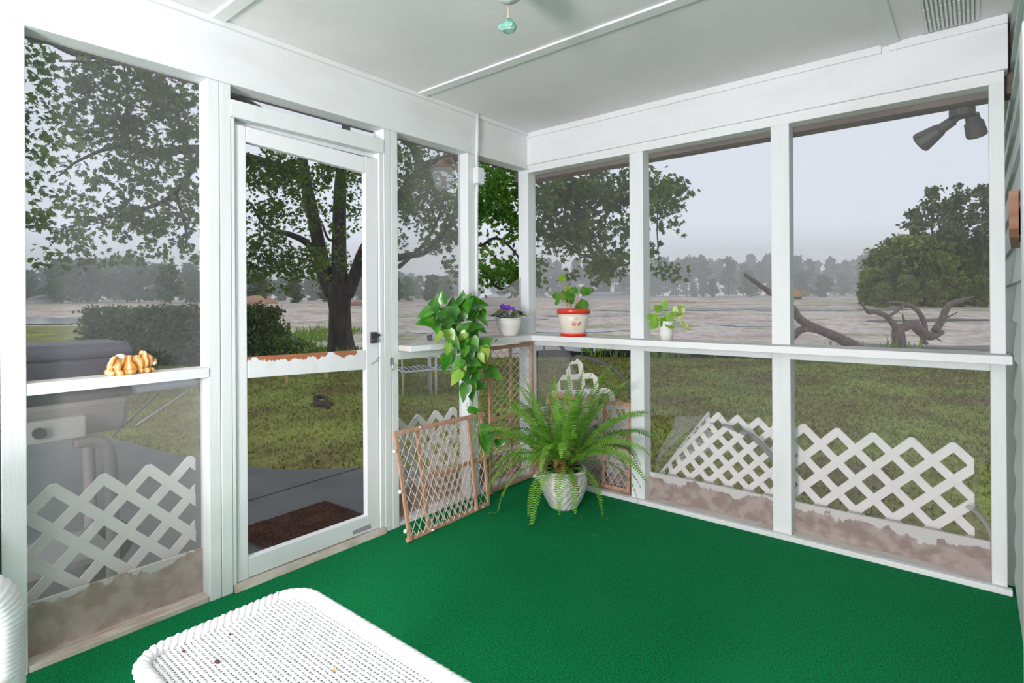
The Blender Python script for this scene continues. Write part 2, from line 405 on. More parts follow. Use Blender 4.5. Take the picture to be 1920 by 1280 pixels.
# ------------------------------------------------------------------ screens
def plane_pts(pts, plane, v): return [onx(x, y, v) if plane == 'x' else ony(x, y, v) for x, y in pts]
def window(name, label, loc): return thing(name, label, 'window', loc, kind='structure')
def scr(par, m, pts, label=None, nm='screen'):
    o = MB().poly(pts).build(nm, m, par)
    if label: o['label'] = label
    return o
XS, YS = -.068, .068
w = window('window_1', 'screened opening left of the door', (XS, -2.46, .02))
scr(w, S_rain, [(XS, -2.752, .979), (XS, -2.17, .979), (XS, -2.17, 2.186), (XS, -2.752, 2.186)], 'rain specked screen')
scr(w, S_veiled, [(XS, -2.752, .02), (XS, -2.17, .02), (XS, -2.17, .938), (XS, -2.752, .938)], 'grey screen with the light veil in its colour')
w = window('window_2', 'narrow transom gap above the door', (XS, -1.67, 2.125))
scr(w, S_light, [(XS, -2.075, 2.125), (XS, -1.268, 2.125), (XS, -1.268, 2.186), (XS, -2.075, 2.186)])
w = window('window_3', 'narrow screened opening right of the door', (XS, -.9, .02))
scr(w, S_mid, [(XS, -1.174, 1.0), (XS, -.615, 1.0), (XS, -.615, 2.186), (XS, -1.174, 2.186)])
scr(w, S_light, [(XS, -1.174, .02), (XS, -.615, .02), (XS, -.615, .975), (XS, -1.174, .975)])
w = window('window_4', 'corner opening with its screen torn away', (XS, -.26, .02))
scr(w, S_flap, [(XS, -.525, 1.0), (XS, 0, 1.0), (XS, 0, 1.42), (XS, -.20, 1.33), (XS, -.525, 1.235)], 'torn lower remnant of screen')
w = window('window_5', 'first back wall opening beside the corner post', (.4, YS, .02))
scr(w, S_light, [(0, YS, 1.0), (.803, YS, 1.0), (.803, YS, 2.2), (0, YS, 2.2)])
scr(w, S_mid, plane_pts([(1009, 640), (1050, 642), (1078, 695), (1100, 720), (1186, 760), (1186, 930), (1009, 900)], 'y', YS), 'torn sagging screen')
f = plane_pts([(1048, 644), (1060, 660), (1074, 674), (1084, 668), (1120, 676), (1150, 690), (1172, 714), (1186, 750)], 'y', YS-.01)
MB().tube(spline(f, 5), .012, 7).build('screen_fold', S_fold, w, smooth=True)
scr(w, S_fold, plane_pts([(1012, 640), (1052, 640), (1056, 655), (1066, 657), (1073, 668), (1072, 673), (1062, 668), (1050, 648)], 'y', YS-.004), 'dark doubled screen', 'screen_flap')
w = window('window_6', 'middle back wall opening', (1.26, YS, .02))
scr(w, S_light, [(.895, YS, 1.0), (1.632, YS, 1.0), (1.632, YS, 2.2), (.895, YS, 2.2)])
scr(w, S_light, plane_pts([(1216, 655), (1449, 668), (1449, 990), (1216, 940), (1232, 862), (1262, 800), (1266, 782), (1216, 776)], 'y', YS), 'screen torn loose at its lower corner')
scr(w, S_mid, plane_pts([(1266, 780), (1318, 778), (1316, 792), (1285, 812), (1250, 845), (1226, 872), (1240, 835), (1262, 803)], 'y', YS-.008), 'pale folded corner of screen', 'screen_flap')
f = plane_pts([(1330, 792), (1360, 794), (1390, 802), (1415, 814), (1436, 834), (1449, 850)], 'y', YS-.012)
f2 = plane_pts([(1330, 793), (1358, 800), (1386, 812), (1410, 824), (1432, 846), (1449, 866)], 'y', YS-.004)
mb = MB()
for i in range(len(f)-1): mb.poly([f[i], f[i+1], f2[i+1], f2[i]])
mb.build('screen_flap', S_fold, w)
w = window('window_7', 'wide back wall opening beside the house siding', (2.1, YS, .02))
scr(w, S_light, [(1.722, YS, 1.0), (2.512, YS, 1.0), (2.512, YS, 2.2), (1.722, YS, 2.2)])
scr(w, S_light, plane_pts([(1486, 675), (1863, 690), (1863, 860), (1846, 872), (1838, 900), (1846, 950), (1862, 985), (1862, 1090), (1486, 1000)], 'y', YS), 'screen torn along its right edge')
f = plane_pts([(1812, 948), (1832, 962), (1850, 985), (1860, 1010), (1862, 1060)], 'y', YS-.01)
MB().tube(spline(f, 4), .010, 6).build('screen_fold', S_flap, w, smooth=True)

# ------------------------------------------------------------------ screen door
D1 = thing('door_1', 'white wooden screen door with a peeling middle rail', 'door', (-.03, -1.67, .03), kind='structure')
dx0, dx1 = -.047, -.012
def dbar(nm, a, b, c, d, m=M_door):  # quad of (y, z) points, extruded in x
    return MB().slab([(dx0, *a), (dx0, *b), (dx0, *c), (dx0, *d)], (dx1-dx0, 0, 0)).build(nm, m, D1, bevel=.003, fix=True)
dbar('stile', (-2.056, .032), (-2.005, .032), (-2.005, 2.026), (-2.056, 2.026))
dbar('stile', (-1.378, .032), (-1.302, .032), (-1.302, 2.016), (-1.378, 2.016))
dbar('top_rail', (-2.004, 1.958), (-1.379, 1.928), (-1.379, 2.012), (-2.004, 2.026))
dbar('middle_rail', (-2.004, .914), (-1.379, .892), (-1.379, .994), (-2.004, 1.006), M_midrail)
dbar('bottom_rail', (-2.004, .034), (-1.379, .034), (-1.379, .120), (-2.004, .122))
MB().poly([(-.03, -2.005, .1), (-.03, -1.378, .1), (-.03, -1.378, 1.95), (-.03, -2.005, 1.96)]).build('screen', S_clear, D1)
lt = MB(); p = onx(700, 633, -.01)
lt.box(p[0]-.002, p[0]+.012, p[1]-.018, p[1]+.018, p[2]-.028, p[2]+.03).ball((p[0]+.018, p[1]-.008, p[2]-.012), (.014, .018, .012)).bar(p+np.array([.012, .0, .01]), p+np.array([.012, .032, .014]), .01, .012)
lt.build('latch', M_dark, D1, smooth=False)['label'] = 'black latch'
p = onx(697, 681, -.010); q = onx(711, 669, .0)
MB().tube([p, (p+q)/2+np.array([.006, 0, -.002]), q], .0022, 6).ball(p, .005).build('hook', M_steel, D1, smooth=True)['label'] = 'small steel hook'
MB().slab([onx(661, 995, -.0115), onx(694, 982, -.0115), onx(696, 990, -.0115), onx(662, 1002, -.0115)], (.0012, 0, 0)).build('tape', mat('duct_tape', (.36, .36, .38), .45), D1)['label'] = 'strip of grey tape'
p = onx(733, 678, .0)
hk = tag(MB().box(0, .006, p[1]-.008, p[1]+.008, p[2]-.02, p[2]+.024).tube([(.006, p[1], p[2]-.008), (.016, p[1], p[2]-.016), (.016, p[1], p[2]-.034), (.004, p[1]+.004, p[2]-.046)], .003, 6)
         .build('key_hook', M_steel), 'small steel catch on the mint post right of the door', 'hook')

# ------------------------------------------------------------------ small fixtures of the porch
# surface conduit with junction box on the post beside the corner window
cn = thing('electrical_conduit', 'white conduit with a junction box on the post left of the corner', 'conduit', (0, -.55, 1.012))
MB().tube([(.03, -.555, 2.44), (.024, -.555, 2.20), (.014, -.550, 2.17), (.014, -.545, 2.10)], .011, 10).build('upper_conduit', M_white, cn, smooth=True)
MB().tube([(.014, -.545, 1.995), (.012, -.548, 1.93), (.012, -.551, 1.80), (.012, -.553, 1.015)], .011, 10).build('lower_conduit', M_white, cn, smooth=True)
bx('junction_box', M_mint, cn, .0005, .045, -.572, -.506, 1.995, 2.10, .008)
# ceiling soffit vent
vt = thing('ceiling_vent', 'white louvred vent grille set in the ceiling near the house', 'vent', (2.38, -.3, 2.425))
bx('frame', M_ceilt, vt, 2.285, 2.485, -.56, -.045, 2.434, 2.4398)
MB().box(2.30, 2.47, -.545, -.06, 2.4325, 2.434).build('backing', mat('vent_dark', (.38, .38, .38), .8), vt)
for r0 in (-.185, -.315, -.445, -.545):
    s_ = MB()
    for k in range(12): s_.box(2.301+k*.0142, 2.309+k*.0142, r0, r0+.118 if r0 > -.5 else r0+.09, 2.4285, 2.4326)
    s_.build('louvre_row', M_ceilt, vt)
# ceiling light with pull chain
gx, gy = 1.215, -1.66
cl = thing('ceiling_light', 'white globe ceiling light with a pull chain', 'lamp', (gx, gy, 2.27))
MB().lathe((gx, gy, 2.29), [(.0, 0), (.03, .006), (.058, .03), (.068, .06), (.062, .09), (.045, .105)], 28).build('globe', mat('frosted_glass', (.62, .63, .63), .35), cl, smooth=True)
MB().lathe((gx, gy, 2.39), [(.05, 0), (.075, .01), (.08, .05)], 28).build('base', M_ceilt, cl, smooth=True)
kp = onx(953, 48, 1.17); kp = CAM+(kp-CAM)*1.0
ch = MB(); ch.tube([(kp[0], kp[1], 2.40), (kp[0], kp[1], kp[2]+.02)], .0022, 6)
zz = kp[2]+.02
while zz < 2.40: ch.ball((kp[0], kp[1], zz), .0036, 6, 4); zz += .011
cho = ch.build('pull_chain', mat('beige_cord', (.70, .55, .40), .6), cl)
kb = MB(); kb.lathe((kp[0], kp[1], kp[2]-.022), [(0, 0), (.02, .001), (.031, .008), (.033, .02), (.024, .030), (.014, .036), (.010, .046), (0, .048)], 14, mod=lambda a, i: .004*math.sin(3*a+i)+.002*math.sin(7*a))
kb.build('pull_knob', mat('turquoise_stone', (.16, .42, .34), .45, (.5, .68, .62), 30, .45, .6), cho)['label'] = 'chunky turquoise stone knob'
# wooden plaque on the siding
pl = MB(); rotp = Matrix.Rotation(math.radians(-3), 3, 'Z')
oc = Vector((2.572, -.50, 1.515))
pts = [(-.012, -.2, .085), (-.012, .2, .10), (-.012, .2, -.045), (-.012, .16, -.08), (-.012, -.16, -.065), (-.012, -.2, -.04)]
pl.slab([oc+rotp @ Vector(p) for p in pts], rotp @ Vector((.024, 0, 0)))
tag(pl.build('wooden_plaque', mat('rough_brown_wood', (.26, .12, .07), .75, (.40, .22, .14), 10, .35, .7, stretch=(1, .3, 3)), fix=True), 'rough brown wooden plaque hung on the sage siding', 'plaque')

# ------------------------------------------------------------------ wooden expanding gates
M_gate = mat('gate_wood', (.50, .27, .17), .6, (.60, .36, .25), 8, .35, .7, stretch=(3, 3, 1))
M_wire = mat('plastic_mesh', (.72, .60, .52), .5)
M_peg = mat('white_plastic', (.75, .74, .72), .4)
def clip_seg(u0, v0, u1, v1, a, b, c, d):
    t0, t1 = 0.0, 1.0; du, dv = u1-u0, v1-v0
    for p, q in ((-du, u0-a), (du, b-u0), (-dv, v0-c), (dv, d-v0)):
        if abs(p) < 1e-9:
            if q < 0: return None
        else:
            r = q/p
            if p < 0: t0 = max(t0, r)
            else: t1 = min(t1, r)
    return (t0, t1) if t0 < t1 else None
def gate(label, Q, uprights, rails, panels, du, dv, nrm, tag_name='safety_gate', mark=True):
    """Q: corners bottom-left, bottom-right, top-right, top-left"""
    Q = [np.array(q, float) for q in Q]; nrm = np.array(nrm, float); nrm /= np.linalg.norm(nrm)
    P = lambda u, v, o=0: (Q[0]*(1-u)+Q[1]*u)*(1-v)+(Q[3]*(1-u)+Q[2]*u)*v+nrm*o
    Wd = np.linalg.norm(Q[1]-Q[0]); Hd = np.linalg.norm(Q[3]-Q[0])
    base = (Q[0]+Q[1])/2
    t = thing(tag_name, label, 'gate', base)
    for u, o in uprights: MB().bar(P(u, 0, o), P(u, 1, o), .020, .013, nrm).build('upright', M_gate, t, bevel=.002)
    for v, ua, ub, o in rails: MB().bar(P(ua, v, o), P(ub, v, o), .024, .013, nrm).build('rail', M_gate, t, bevel=.002)
    for a, b, c, d, o in panels:
        m = MB(); n1 = int((Wd*(b-a))/du+(Hd*(d-c))/dv)+2
        for k in range(-n1, 2*n1):
            for s in (1, -1):
                # line through (u=a + k*du) with slope s
                u0 = a*Wd+k*du; L = (d-c)*Hd; u1 = u0+s*L*du/dv
                r = clip_seg(u0, c*Hd, u1, d*Hd, a*Wd, b*Wd, c*Hd, d*Hd)
                if r is None: continue
                qa = (u0+(u1-u0)*r[0], c*Hd+L*r[0]); qb = (u0+(u1-u0)*r[1], c*Hd+L*r[1])
                if math.hypot(qa[0]-qb[0], qa[1]-qb[1]) < .01: continue
                m.tube([P(qa[0]/Wd, qa[1]/Hd, o+.0012*s), P(qb[0]/Wd, qb[1]/Hd, o+.0012*s)], .0019, 5, cap=False)
        m.build('mesh_panel', M_wire, t, smooth=True)
    return t, P
Q1 = [onz(766, 1016, 0.008), onz(921, 945, 0.008), onx(907, 773, .03), onx(738, 810, .03)]
g1, P1 = gate('wooden gate with white mesh leaning on the post beside the door', Q1,
     [(.015, 0), (.235, -.014), (.80, 0), (.985, -.014)], [(.015, 0, 1, -.014), (.985, 0, 1, .0), (.5, .23, .98, -.016)],
     [(.02, .80, .02, .98, .002), (.235, .985, .02, .98, -.016)], .046, .080, np.cross(Q1[1]-Q1[0], Q1[3]-Q1[0]))
for u, v in ((-.015, .82), (-.015, .45), (-.015, .10)):
    MB().ball(P1(u, v, .0), .012, 10, 6).build('stop_peg', M_peg, g1, smooth=True)
for u, v in ((.25, .99), (.25, .01), (.88, .01)):
    MB().tube([P1(u, v, -.002), P1(u, v, .016)], .006, 8).build('stop_peg', M_peg, g1, smooth=True)
Q2 = [(.055, -.485, 0.004), (.055, -.022, 0.004), (.05, -.022, .958), (.05, -.485, .955)]
gate('tall upright wooden mesh gate standing in the corner under the shelf', Q2,
     [(.02, 0), (.5, -.012), (.98, 0)], [(.985, 0, 1, 0), (.50, 0, 1, 0.004), (.02, 0, 1, 0)],
     [(.02, .98, .50, .985, .003), (.02, .98, .02, .50, -.006)], .070, .052, (1, 0, 0))
Q3 = [(.13, .030, .03), (.782, .030, .03), (.795, .045, .595), (.13, .045, .60)]
gate('wooden mesh gate standing behind the fern under the back wall sill', Q3,
     [(.02, 0), (.3, .012), (.7, 0), (.98, 0)], [(.98, 0, 1, 0), (.5, 0, 1, .006), (.02, 0, 1, 0)],
     [(.02, .7, .02, .98, 0.0), (.3, .98, .02, .98, .010)], .05, .078, (0, -1, 0))

# ------------------------------------------------------------------ white wicker
M_wick = mat('white_wicker', (.84, .84, .85), .5, (.74, .72, .70), 6, .55, .85)
M_wdark = mat('dark_under_weave', (.16, .14, .13), .8)  # dark colour for the shade seen through the weave
tx0, tx1, ty0, ty1, tz = 1.015, 1.80, -2.742, -2.342, .45
tb = thing('wicker_table', 'low white wicker table on the green carpet', 'table', ((tx0+tx1)/2, (ty0+ty1)/2, 0))
rc = .07
def inset(v, lo, hi):   # rounded corner inset
    d = min(v-lo, hi-v)
    return rc-math.sqrt(max(rc*rc-(rc-d)**2, 0)) if d < rc else 0.0
pit = .0108; wv = MB()
nx = int((tx1-tx0-.016)/pit); ny = int((ty1-ty0-.016)/pit); pit = (tx1-tx0-.016)/nx; py_ = (ty1-ty0-.016)/ny
for j in range(ny+1):
    y = ty0+.008+j*py_; ins = inset(y, ty0, ty1); pts = []
    i0 = int(ins/pit); 
    for i in range(i0, nx-i0+1):
        pts.append((tx0+.008+i*pit, y+random.uniform(-.0006, .0006), tz+.0016*(1 if (i+j) % 2 else -1)))
    wv.tube(pts, .0036, 5, cap=False)
for i in range(nx+1):
    x = tx0+.008+i*pit; ins = inset(x, tx0, tx1); j0 = int(ins/py_)
    pts = [(x+random.uniform(-.0005, .0005), ty0+.008+j*py_, tz-.0016*(1 if (i+j) % 2 else -1)) for j in range(j0, ny+1-j0)]
    wv.tube(pts, .0026, 5, cap=False)
wv.build('woven_top', M_wick, tb, smooth=True)
def rrect(x0, x1, y0, y1, r, step=.006):
    P = []
    for cx, cy, a0 in ((x1-r, y1-r, 0), (x0+r, y1-r, 90), (x0+r, y0+r, 180), (x1-r, y0+r, 270)):
        for k in range(13):
            a = math.radians(a0+90*k/12); P.append(np.array([cx+r*math.cos(a), cy+r*math.sin(a)]))
    out = []; 
    for i in range(len(P)):
        a, b = P[i], P[(i+1) % len(P)]; n = max(1, int(np.linalg.norm(b-a)/step))
        for k in range(n): out.append(a+(b-a)*k/n)
    return out
ring = rrect(tx0, tx1, ty0, ty1, rc); br = MB(); cum = 0
for ph in (0, 2.094, 4.189):
    pts = []; cum = 0
    for i, p in enumerate(ring):
        q = ring[(i+1) % len(ring)]; t = (q-p)/np.linalg.norm(q-p); nn = np.array([t[1], -t[0]])
        a = cum/.052*2*math.pi+ph; cum += np.linalg.norm(q-p)
        o = .010*math.cos(a); pts.append((p[0]+nn[0]*o, p[1]+nn[1]*o, tz+.004+.008*math.sin(a)))
    br.tube(pts, .0095, 7, closed=True)
br.build('braided_rim', M_wick, tb, smooth=True)
ap = MB()
for k in range(9):
    pts = [(p[0], p[1], tz-.014-k*.0105) for p in rrect(tx0+.012, tx1-.012, ty0+.012, ty1-.012, .06, .02)]
    ap.tube(pts, .0056, 6, closed=True)
ap.build('apron', M_wick, tb, smooth=True)
MB().box(tx0+.05, tx1-.05, ty0+.05, ty1-.05, tz-.11, tz-.09).build('dark_shade_sheet', M_wdark, tb)  # dark sheet added so gaps in the weave look shaded
for lx in (tx0+.05, tx1-.05):
    for ly in (ty0+.05, ty1-.05):
        pts = [(lx, ly, .0+.01*k) for k in range(36)]
        MB().tube(pts, [.019+.0022*(k % 2) for k in range(36)], 10).build('leg', M_wick, tb, smooth=False)
# dirt flecks on the table
for (px, py), s in (((407, 1240), .006), ((431, 1189), .0035), ((344, 1220), .004)):
    p = onz(px, py, tz+.006)
    tag(MB().ball((p[0], p[1], p[2]), (s*1.3, s, s*.5), 7, 4).build('dirt_crumb', mat('dark_soil', (.08, .04, .025), .9)),
        {407: 'largest dark crumb on the wicker table top', 431: 'small dark crumb near the far rim of the wicker table', 344: 'small dark crumb near the left rim of the wicker table'}[px], 'crumb', 'crumbs on the wicker table')
p = onz(626, 1256, tz+.007)
tag(MB().add([tuple(p+np.array(q)) for q in ((-.008, -.004, 0), (.003, -.007, .002), (.008, .003, 0), (-.002, .006, .003))], [(0, 1, 2, 3)]).build('dry_leaf', mat('dry_leaf', (.5, .36, .2), .8)),
    'tiny dry tan leaf lying on the wicker table', 'leaf')
# wicker armchair at the left edge
a0 = onz(-6, 1130, .52)
wc = thing('wicker_chair', 'white wicker armchair beside the left wall', 'chair', (a0[0]-.25, a0[1]-.35, 0))
def wrapped(pts, r, n=14, step=.011, amp=.0030):
    P = spline(pts, 24); L = np.concatenate([[0], np.cumsum([np.linalg.norm(P[i+1]-P[i]) for i in range(len(P)-1)])])
    S = np.arange(0, L[-1], step/2); A = np.array(P); Q = np.stack([np.interp(S, L, A[:, k]) for k in range(3)], 1)
    R = lerp_r(r, len(Q)) if hasattr(r, '__len__') else [r]*len(Q)
    return MB().tube(list(Q), [R[i]+amp*(1 if i % 2 else -1) for i in range(len(Q))], n)
ax, ay = a0[0], a0[1]
for sx, nm in ((0, 'arm'), (-.56, 'arm')):
    wrapped([(ax+sx, ay, .18), (ax+sx, ay, .40), (ax+sx, ay-.004, .50), (ax+sx, ay-.05, .555), (ax+sx, ay-.2, .57), (ax+sx, ay-.5, .60)], [.05, .052, .054, .05, .046, .04]).build(nm, M_wick, wc, smooth=True)
    wrapped([(ax+sx, ay, .0), (ax+sx, ay, .18)], .022).build('leg', M_wick, wc, smooth=True)
    wrapped([(ax+sx, ay-.5, .0), (ax+sx, ay-.5, .6)], .022).build('leg', M_wick, wc, smooth=True)
sr = [(p[0], p[1], .345) for p in rrect(ax-.52, ax+.055, ay-.5, ay+.035, .08, .02)]
MB().tube(sr, .02, 8, closed=True).build('seat_rim', M_wick, wc, smooth=True)
se = MB()
for k in range(46): se.tube([(ax-.5, ay-.48+k*.011, .35+.001*(k % 2)), (ax+.03, ay-.48+k*.011, .35-.001*(k % 2))], .0055, 6)
se.build('seat', M_wick, wc, smooth=True)
bk = MB()
for k in range(50): bk.tube(spline([(ax-.56, ay-.5, .38+k*.011), (ax-.28, ay-.56, .38+k*.011), (ax, ay-.5, .38+k*.011)], 6), .0055, 6)
bk.build('backrest', M_wick, wc, smooth=True)

# ------------------------------------------------------------------ cat figurine on the left sill
def cat_mat():
    m = bpy.data.materials.new('ginger_tabby_glaze'); m.use_nodes = True; n = m.node_tree.nodes; L = m.node_tree.links
    b = n['Principled BSDF']; b.inputs['Roughness'].default_value = .22
    t = n.new('ShaderNodeTexCoord'); w_ = n.new('ShaderNodeTexWave'); w_.bands_direction = 'Y'
    w_.inputs['Scale'].default_value = 11; w_.inputs['Distortion'].default_value = 9; w_.inputs['Detail'].default_value = 2
    L.new(t.outputs['Object'], w_.inputs['Vector'])
    r = n.new('ShaderNodeValToRGB'); r.color_ramp.elements[0].position = .05; r.color_ramp.elements[0].color = (.30, .09, .02, 1)
    r.color_ramp.elements[1].position = .22; r.color_ramp.elements[1].color = (.80, .34, .07, 1)
    e2 = r.color_ramp.elements.new(.80); e2.color = (.82, .38, .09, 1); e3 = r.color_ramp.elements.new(.97); e3.color = (.85, .68, .45, 1)
    L.new(w_.outputs['Fac'], r.inputs[0]); L.new(r.outputs[0], b.inputs['Base Color']); return m
M_cat = cat_mat(); M_cream = mat('cream_glaze', (.82, .74, .62), .25)
cy0 = -2.437
fig = thing('cat_figurine', 'orange tabby cat figurine lying on the left window sill', 'figurine', (-.04, cy0, .979))
def blob(name, parts, m, par):
    """smooth union of ellipsoids through a remesh"""
    mb = MB()
    for c, r, rz in parts: mb.ball((-.04+c[0], cy0+c[1], .979+c[2]), r, 18, 12, Euler((math.radians(rz), 0, 0)).to_matrix())
    o = mb.build(name, m, par, smooth=True)
    md = o.modifiers.new('remesh', 'REMESH'); md.mode = 'VOXEL'; md.voxel_size = .0032; md.use_smooth_shade = True
    sm = o.modifiers.new('smooth', 'SMOOTH'); sm.iterations = 5
    return o
blob('body', [((0, -.014, .036), (.036, .058, .036), 0), ((.002, .018, .044), (.026, .03, .026), 0), ((.004, -.05, .03), (.035, .030, .031), 0), ((.004, .02, .03), (.030, .034, .029), 0),
              ((.006, .044, .045), (.029, .030, .030), 0), ((.012, .070, .042), (.018, .014, .014), 0),
              ((.026, -.06, .055), (.012, .018, .018), 0),
              ((.010, .040, .074), (.007, .010, .012), -15), ((-.016, .040, .074), (.007, .010, .012), -15)], M_cat, fig)
blob('haunch', [((.002, -.036, .060), (.022, .022, .019), 0)], M_cream, fig)['label'] = 'cream coloured rounded haunch'
pw = MB()
for dx, dy in ((.026, .05), (.024, .022)): pw.ball((-.04+dx, cy0+dy, .979+.010), (.011, .024, .010), 14, 8)
pw.build('paw', M_cat, fig, smooth=True)
MB().tube(spline([(-.04-.01, cy0-.078, .99), (-.04+.022, cy0-.066, .989), (-.04+.038, cy0-.03, .988), (-.04+.036, cy0+.006, .988)], 8), lerp_r([.011, .012, .011, .008], 25), 10).build('tail', M_cat, fig, smooth=True)
mz = MB(); mz.ball((-.04+.018, cy0+.072, .979+.036), (.014, .010, .009), 12, 8)
mz.build('muzzle', M_cream, fig, smooth=True)
ey = MB()
for dx in (.026, .002): ey.ball((-.04+dx, cy0+.066, .979+.053), (.004, .003, .0022), 8, 6)
ey.build('eyes', M_dark, fig, smooth=True)

# ------------------------------------------------------------------ potted plants
M_glaze = mat('white_glazed_pot', (.80, .78, .74), .22)
M_soil = mat('potting_soil', (.035, .025, .018), .95, (.07, .05, .035), 40, .4, .6)
def leaf_mat(name, a, b_, tr=.25, rough=.4, scale=12): return mat(name, a, rough, b_, scale, .4, .65, transl=tr)
# -- fern
M_fern = leaf_mat('fern_green', (.13, .35, .025), (.26, .50, .06), .25, .5, 6)
M_fern2 = leaf_mat('fern_deep', (.07, .23, .018), (.14, .34, .035), .25, .5, 6)
M_ferndry = leaf_mat('fern_brown', (.30, .15, .04), (.42, .28, .09), .2, .6, 6)
fx, fy = .535, -.352
fern = thing('potted_fern', 'big arching green fern in a white basketweave pot on the carpet', 'plant', (fx, fy, 0))
prof = [(.0, .0), (.078, .0)]
for i in range(1, 17):
    z = .013*i; t = i/16
    prof.append((.078+.062*math.sin(t*math.pi*.62)-.006*max(0, t-.8)*5, z))
prof += [(.128, .212), (.139, .218), (.142, .228), (.136, .237), (.124, .238), (.118, .228), (.112, .12), (0, .118)]
MB().lathe((fx, fy, 0), prof, 180, mod=lambda a, i:   .0046*math.cos(18*a+(i % 4 > 1)*math.pi)*(1 if 1 < i < 18 else 0)).build('pot', M_glaze, fern, smooth=True)
MB().lathe((fx, fy, 0), [(.0, .122), (.085, .122), (.100, .235), (.104, .250), (.100, .250), (.094, .236), (0, .234)], 36)
lpo = MB().lathe((fx, fy, 0), [(.0, .122), (.085, .122), (.100, .235), (.106, .256), (.102, .256), (.094, .236), (0, .234)], 36).build('liner_pot', mat('black_nursery_pot', (.02, .024, .035), .4), fern, smooth=True)
MB().lathe((fx, fy, 0), [(.0, .236), (.05, .243), (.092, .240)], 24, mod=lambda a, i: .003*math.sin(9*a)).build('soil', M_soil, lpo, smooth=True)
toC = (CAM-np.array([fx, fy, .4])); az_c = math.atan2(toC[1], toC[0])
def frond(az, elev, L, droop, w=.034, m=None, twist=0.0, start=None, name='frond'):
    d = np.array([math.cos(az)*math.cos(elev), math.sin(az)*math.cos(elev), math.sin(elev)])
    p = np.array(start if start is not None else (fx+.05*math.cos(az)*random.uniform(.2, 1), fy+.05*math.sin(az)*random.uniform(.2, 1), .24)); pts = [p.copy()]
    n = int(L/.0135); side0 = np.array([-math.sin(az), math.cos(az), twist])
    for k in range(n):
        t = k/n
        d = d+np.array([0, 0, -1])*droop*(.25+1.3*t)/n; d /= np.linalg.norm(d)
        q = p+d*.0135
        if q[2] < .012: q[2] = .012+random.uniform(0, .004); d[2] = max(d[2], 0); d /= np.linalg.norm(d)+1e-9
        # stay on the porch side of the walls and off the gates
        q[0] = max(q[0], .075+random.uniform(0, .01)); q[1] = min(q[1], -.045-random.uniform(0, .01)); p = q
        pts.append(p.copy())
    V = []
    stem = MB().tube(pts[::2], lerp_r([.0018, .0007], len(pts[::2])), 4, cap=False)
    for k in range(4, n):
        t = k/n; l = w*(min(1, t*4.2)*.9+.1)*(1-t**3.2)+.004
        if t < .14: l *= t/.14*.5
        tt = pts[k+1]-pts[k-1]; tt /= np.linalg.norm(tt)+1e-9
        s = side0-tt*(side0@tt); s /= np.linalg.norm(s)+1e-9; nn = np.cross(tt, s)
        for sg in (1, -1):
            dirn = s*sg*.95+tt*.30+nn*random.uniform(-.22, .10)*1.0; dirn /= np.linalg.norm(dirn)
            a = pts[k]; wv_ = tt*.0038
            V += [a-wv_, a+wv_, a+dirn*l*.6+wv_*1.15+nn*.002, a+dirn*l, a+dirn*l*.6-wv_*.8+nn*.002]
    b = len(stem.v)
    for i in range(0, len(V), 5): stem.add(V[i:i+5], [(0, 1, 2, 3, 4)])
    stem.build(name, m or M_fern, fern)
R = random.uniform
sect = []
for k in range(58):   # main fountain of fronds
    az = az_c+math.radians(-180+360*k/58)+R(-.12, .12); el = math.radians(R(38, 80)); L = R(.46, .74)
    sect.append((az, el, L, R(1.2, 2.6)))
for a in sect: frond(*a, w=R(.036, .048), m=M_fern if R(0, 1) < .62 else M_fern2, twist=R(-.8, .8))
for az_d, el_d, L, dr in ((95, 60, .66, .9), (80, 68, .68, .7), (60, 72, .64, .6), (-70, 64, .70, .9), (-55, 70, .74, .6), (-35, 78, .66, .6), (-95, 52, .66, 1.3), (110, 42, .62, 1.7),
                          (20, 80, .60, .5), (-10, 82, .62, .5), (-80, 58, .62, 1.6), (75, 50, .66, 1.8), (-60, 48, .62, 1.9)):
    frond(az_c-math.radians(az_d), math.radians(el_d), L, dr, w=R(.040, .050), m=M_fern, twist=R(-.7, .7))
for az_d, el_d, L, dr in ((78, 28, .66, 3.6), (92, 24, .60, 3.4), (66, 20, .62, 3.8), (8, 30, .42, 4.6), (-14, 28, .40, 4.8), (38, 25, .45, 4.2), (30, 12, .50, 4.0), (-40, 24, .44, 4.0), (-75, 30, .55, 3.2), (108, 20, .6, 3.2)):
    frond(az_c-math.radians(az_d), math.radians(el_d), L, dr, w=R(.030, .040), m=M_fern, twist=R(-.4, .4))
for k in range(16):
    frond(az_c+math.radians(R(-100, 100)), math.radians(R(20, 70)), R(.18, .34), R(1.5, 4), w=R(.010, .02), m=M_ferndry, name='dry_frond')
wr = MB()
for k in range(60):
    az = R(0, 6.28); r0 = R(.01, .07); r1 = r0+R(.0, .06); h = R(.08, .25)
    wr.tube([(fx+r0*math.cos(az), fy+r0*math.sin(az), .238), (fx+r1*math.cos(az), fy+r1*math.sin(az), .238+h)], .0011, 4, cap=False)
wr.build('wiry_stems', mat('fern_wire', (.36, .16, .06), .7), fern)
# scattered fern litter on the carpet
lit = MB()
for k in range(42):
    x, y = R(.62, .98), R(-.62, -.20); a = R(0, 6.28); l = R(.004, .013)
    lit.add([(x, y, .003), (x+l*math.cos(a), y+l*math.sin(a), .004), (x+l*.6*math.cos(a+.6), y+l*.6*math.sin(a+.6), .005)], [(0, 1, 2)])
tag(lit.build('fern_litter', mat('litter', (.45, .36, .12), .9)), 'scattered dry fern litter on the carpet right of the fern pot', 'litter', kind='stuff')

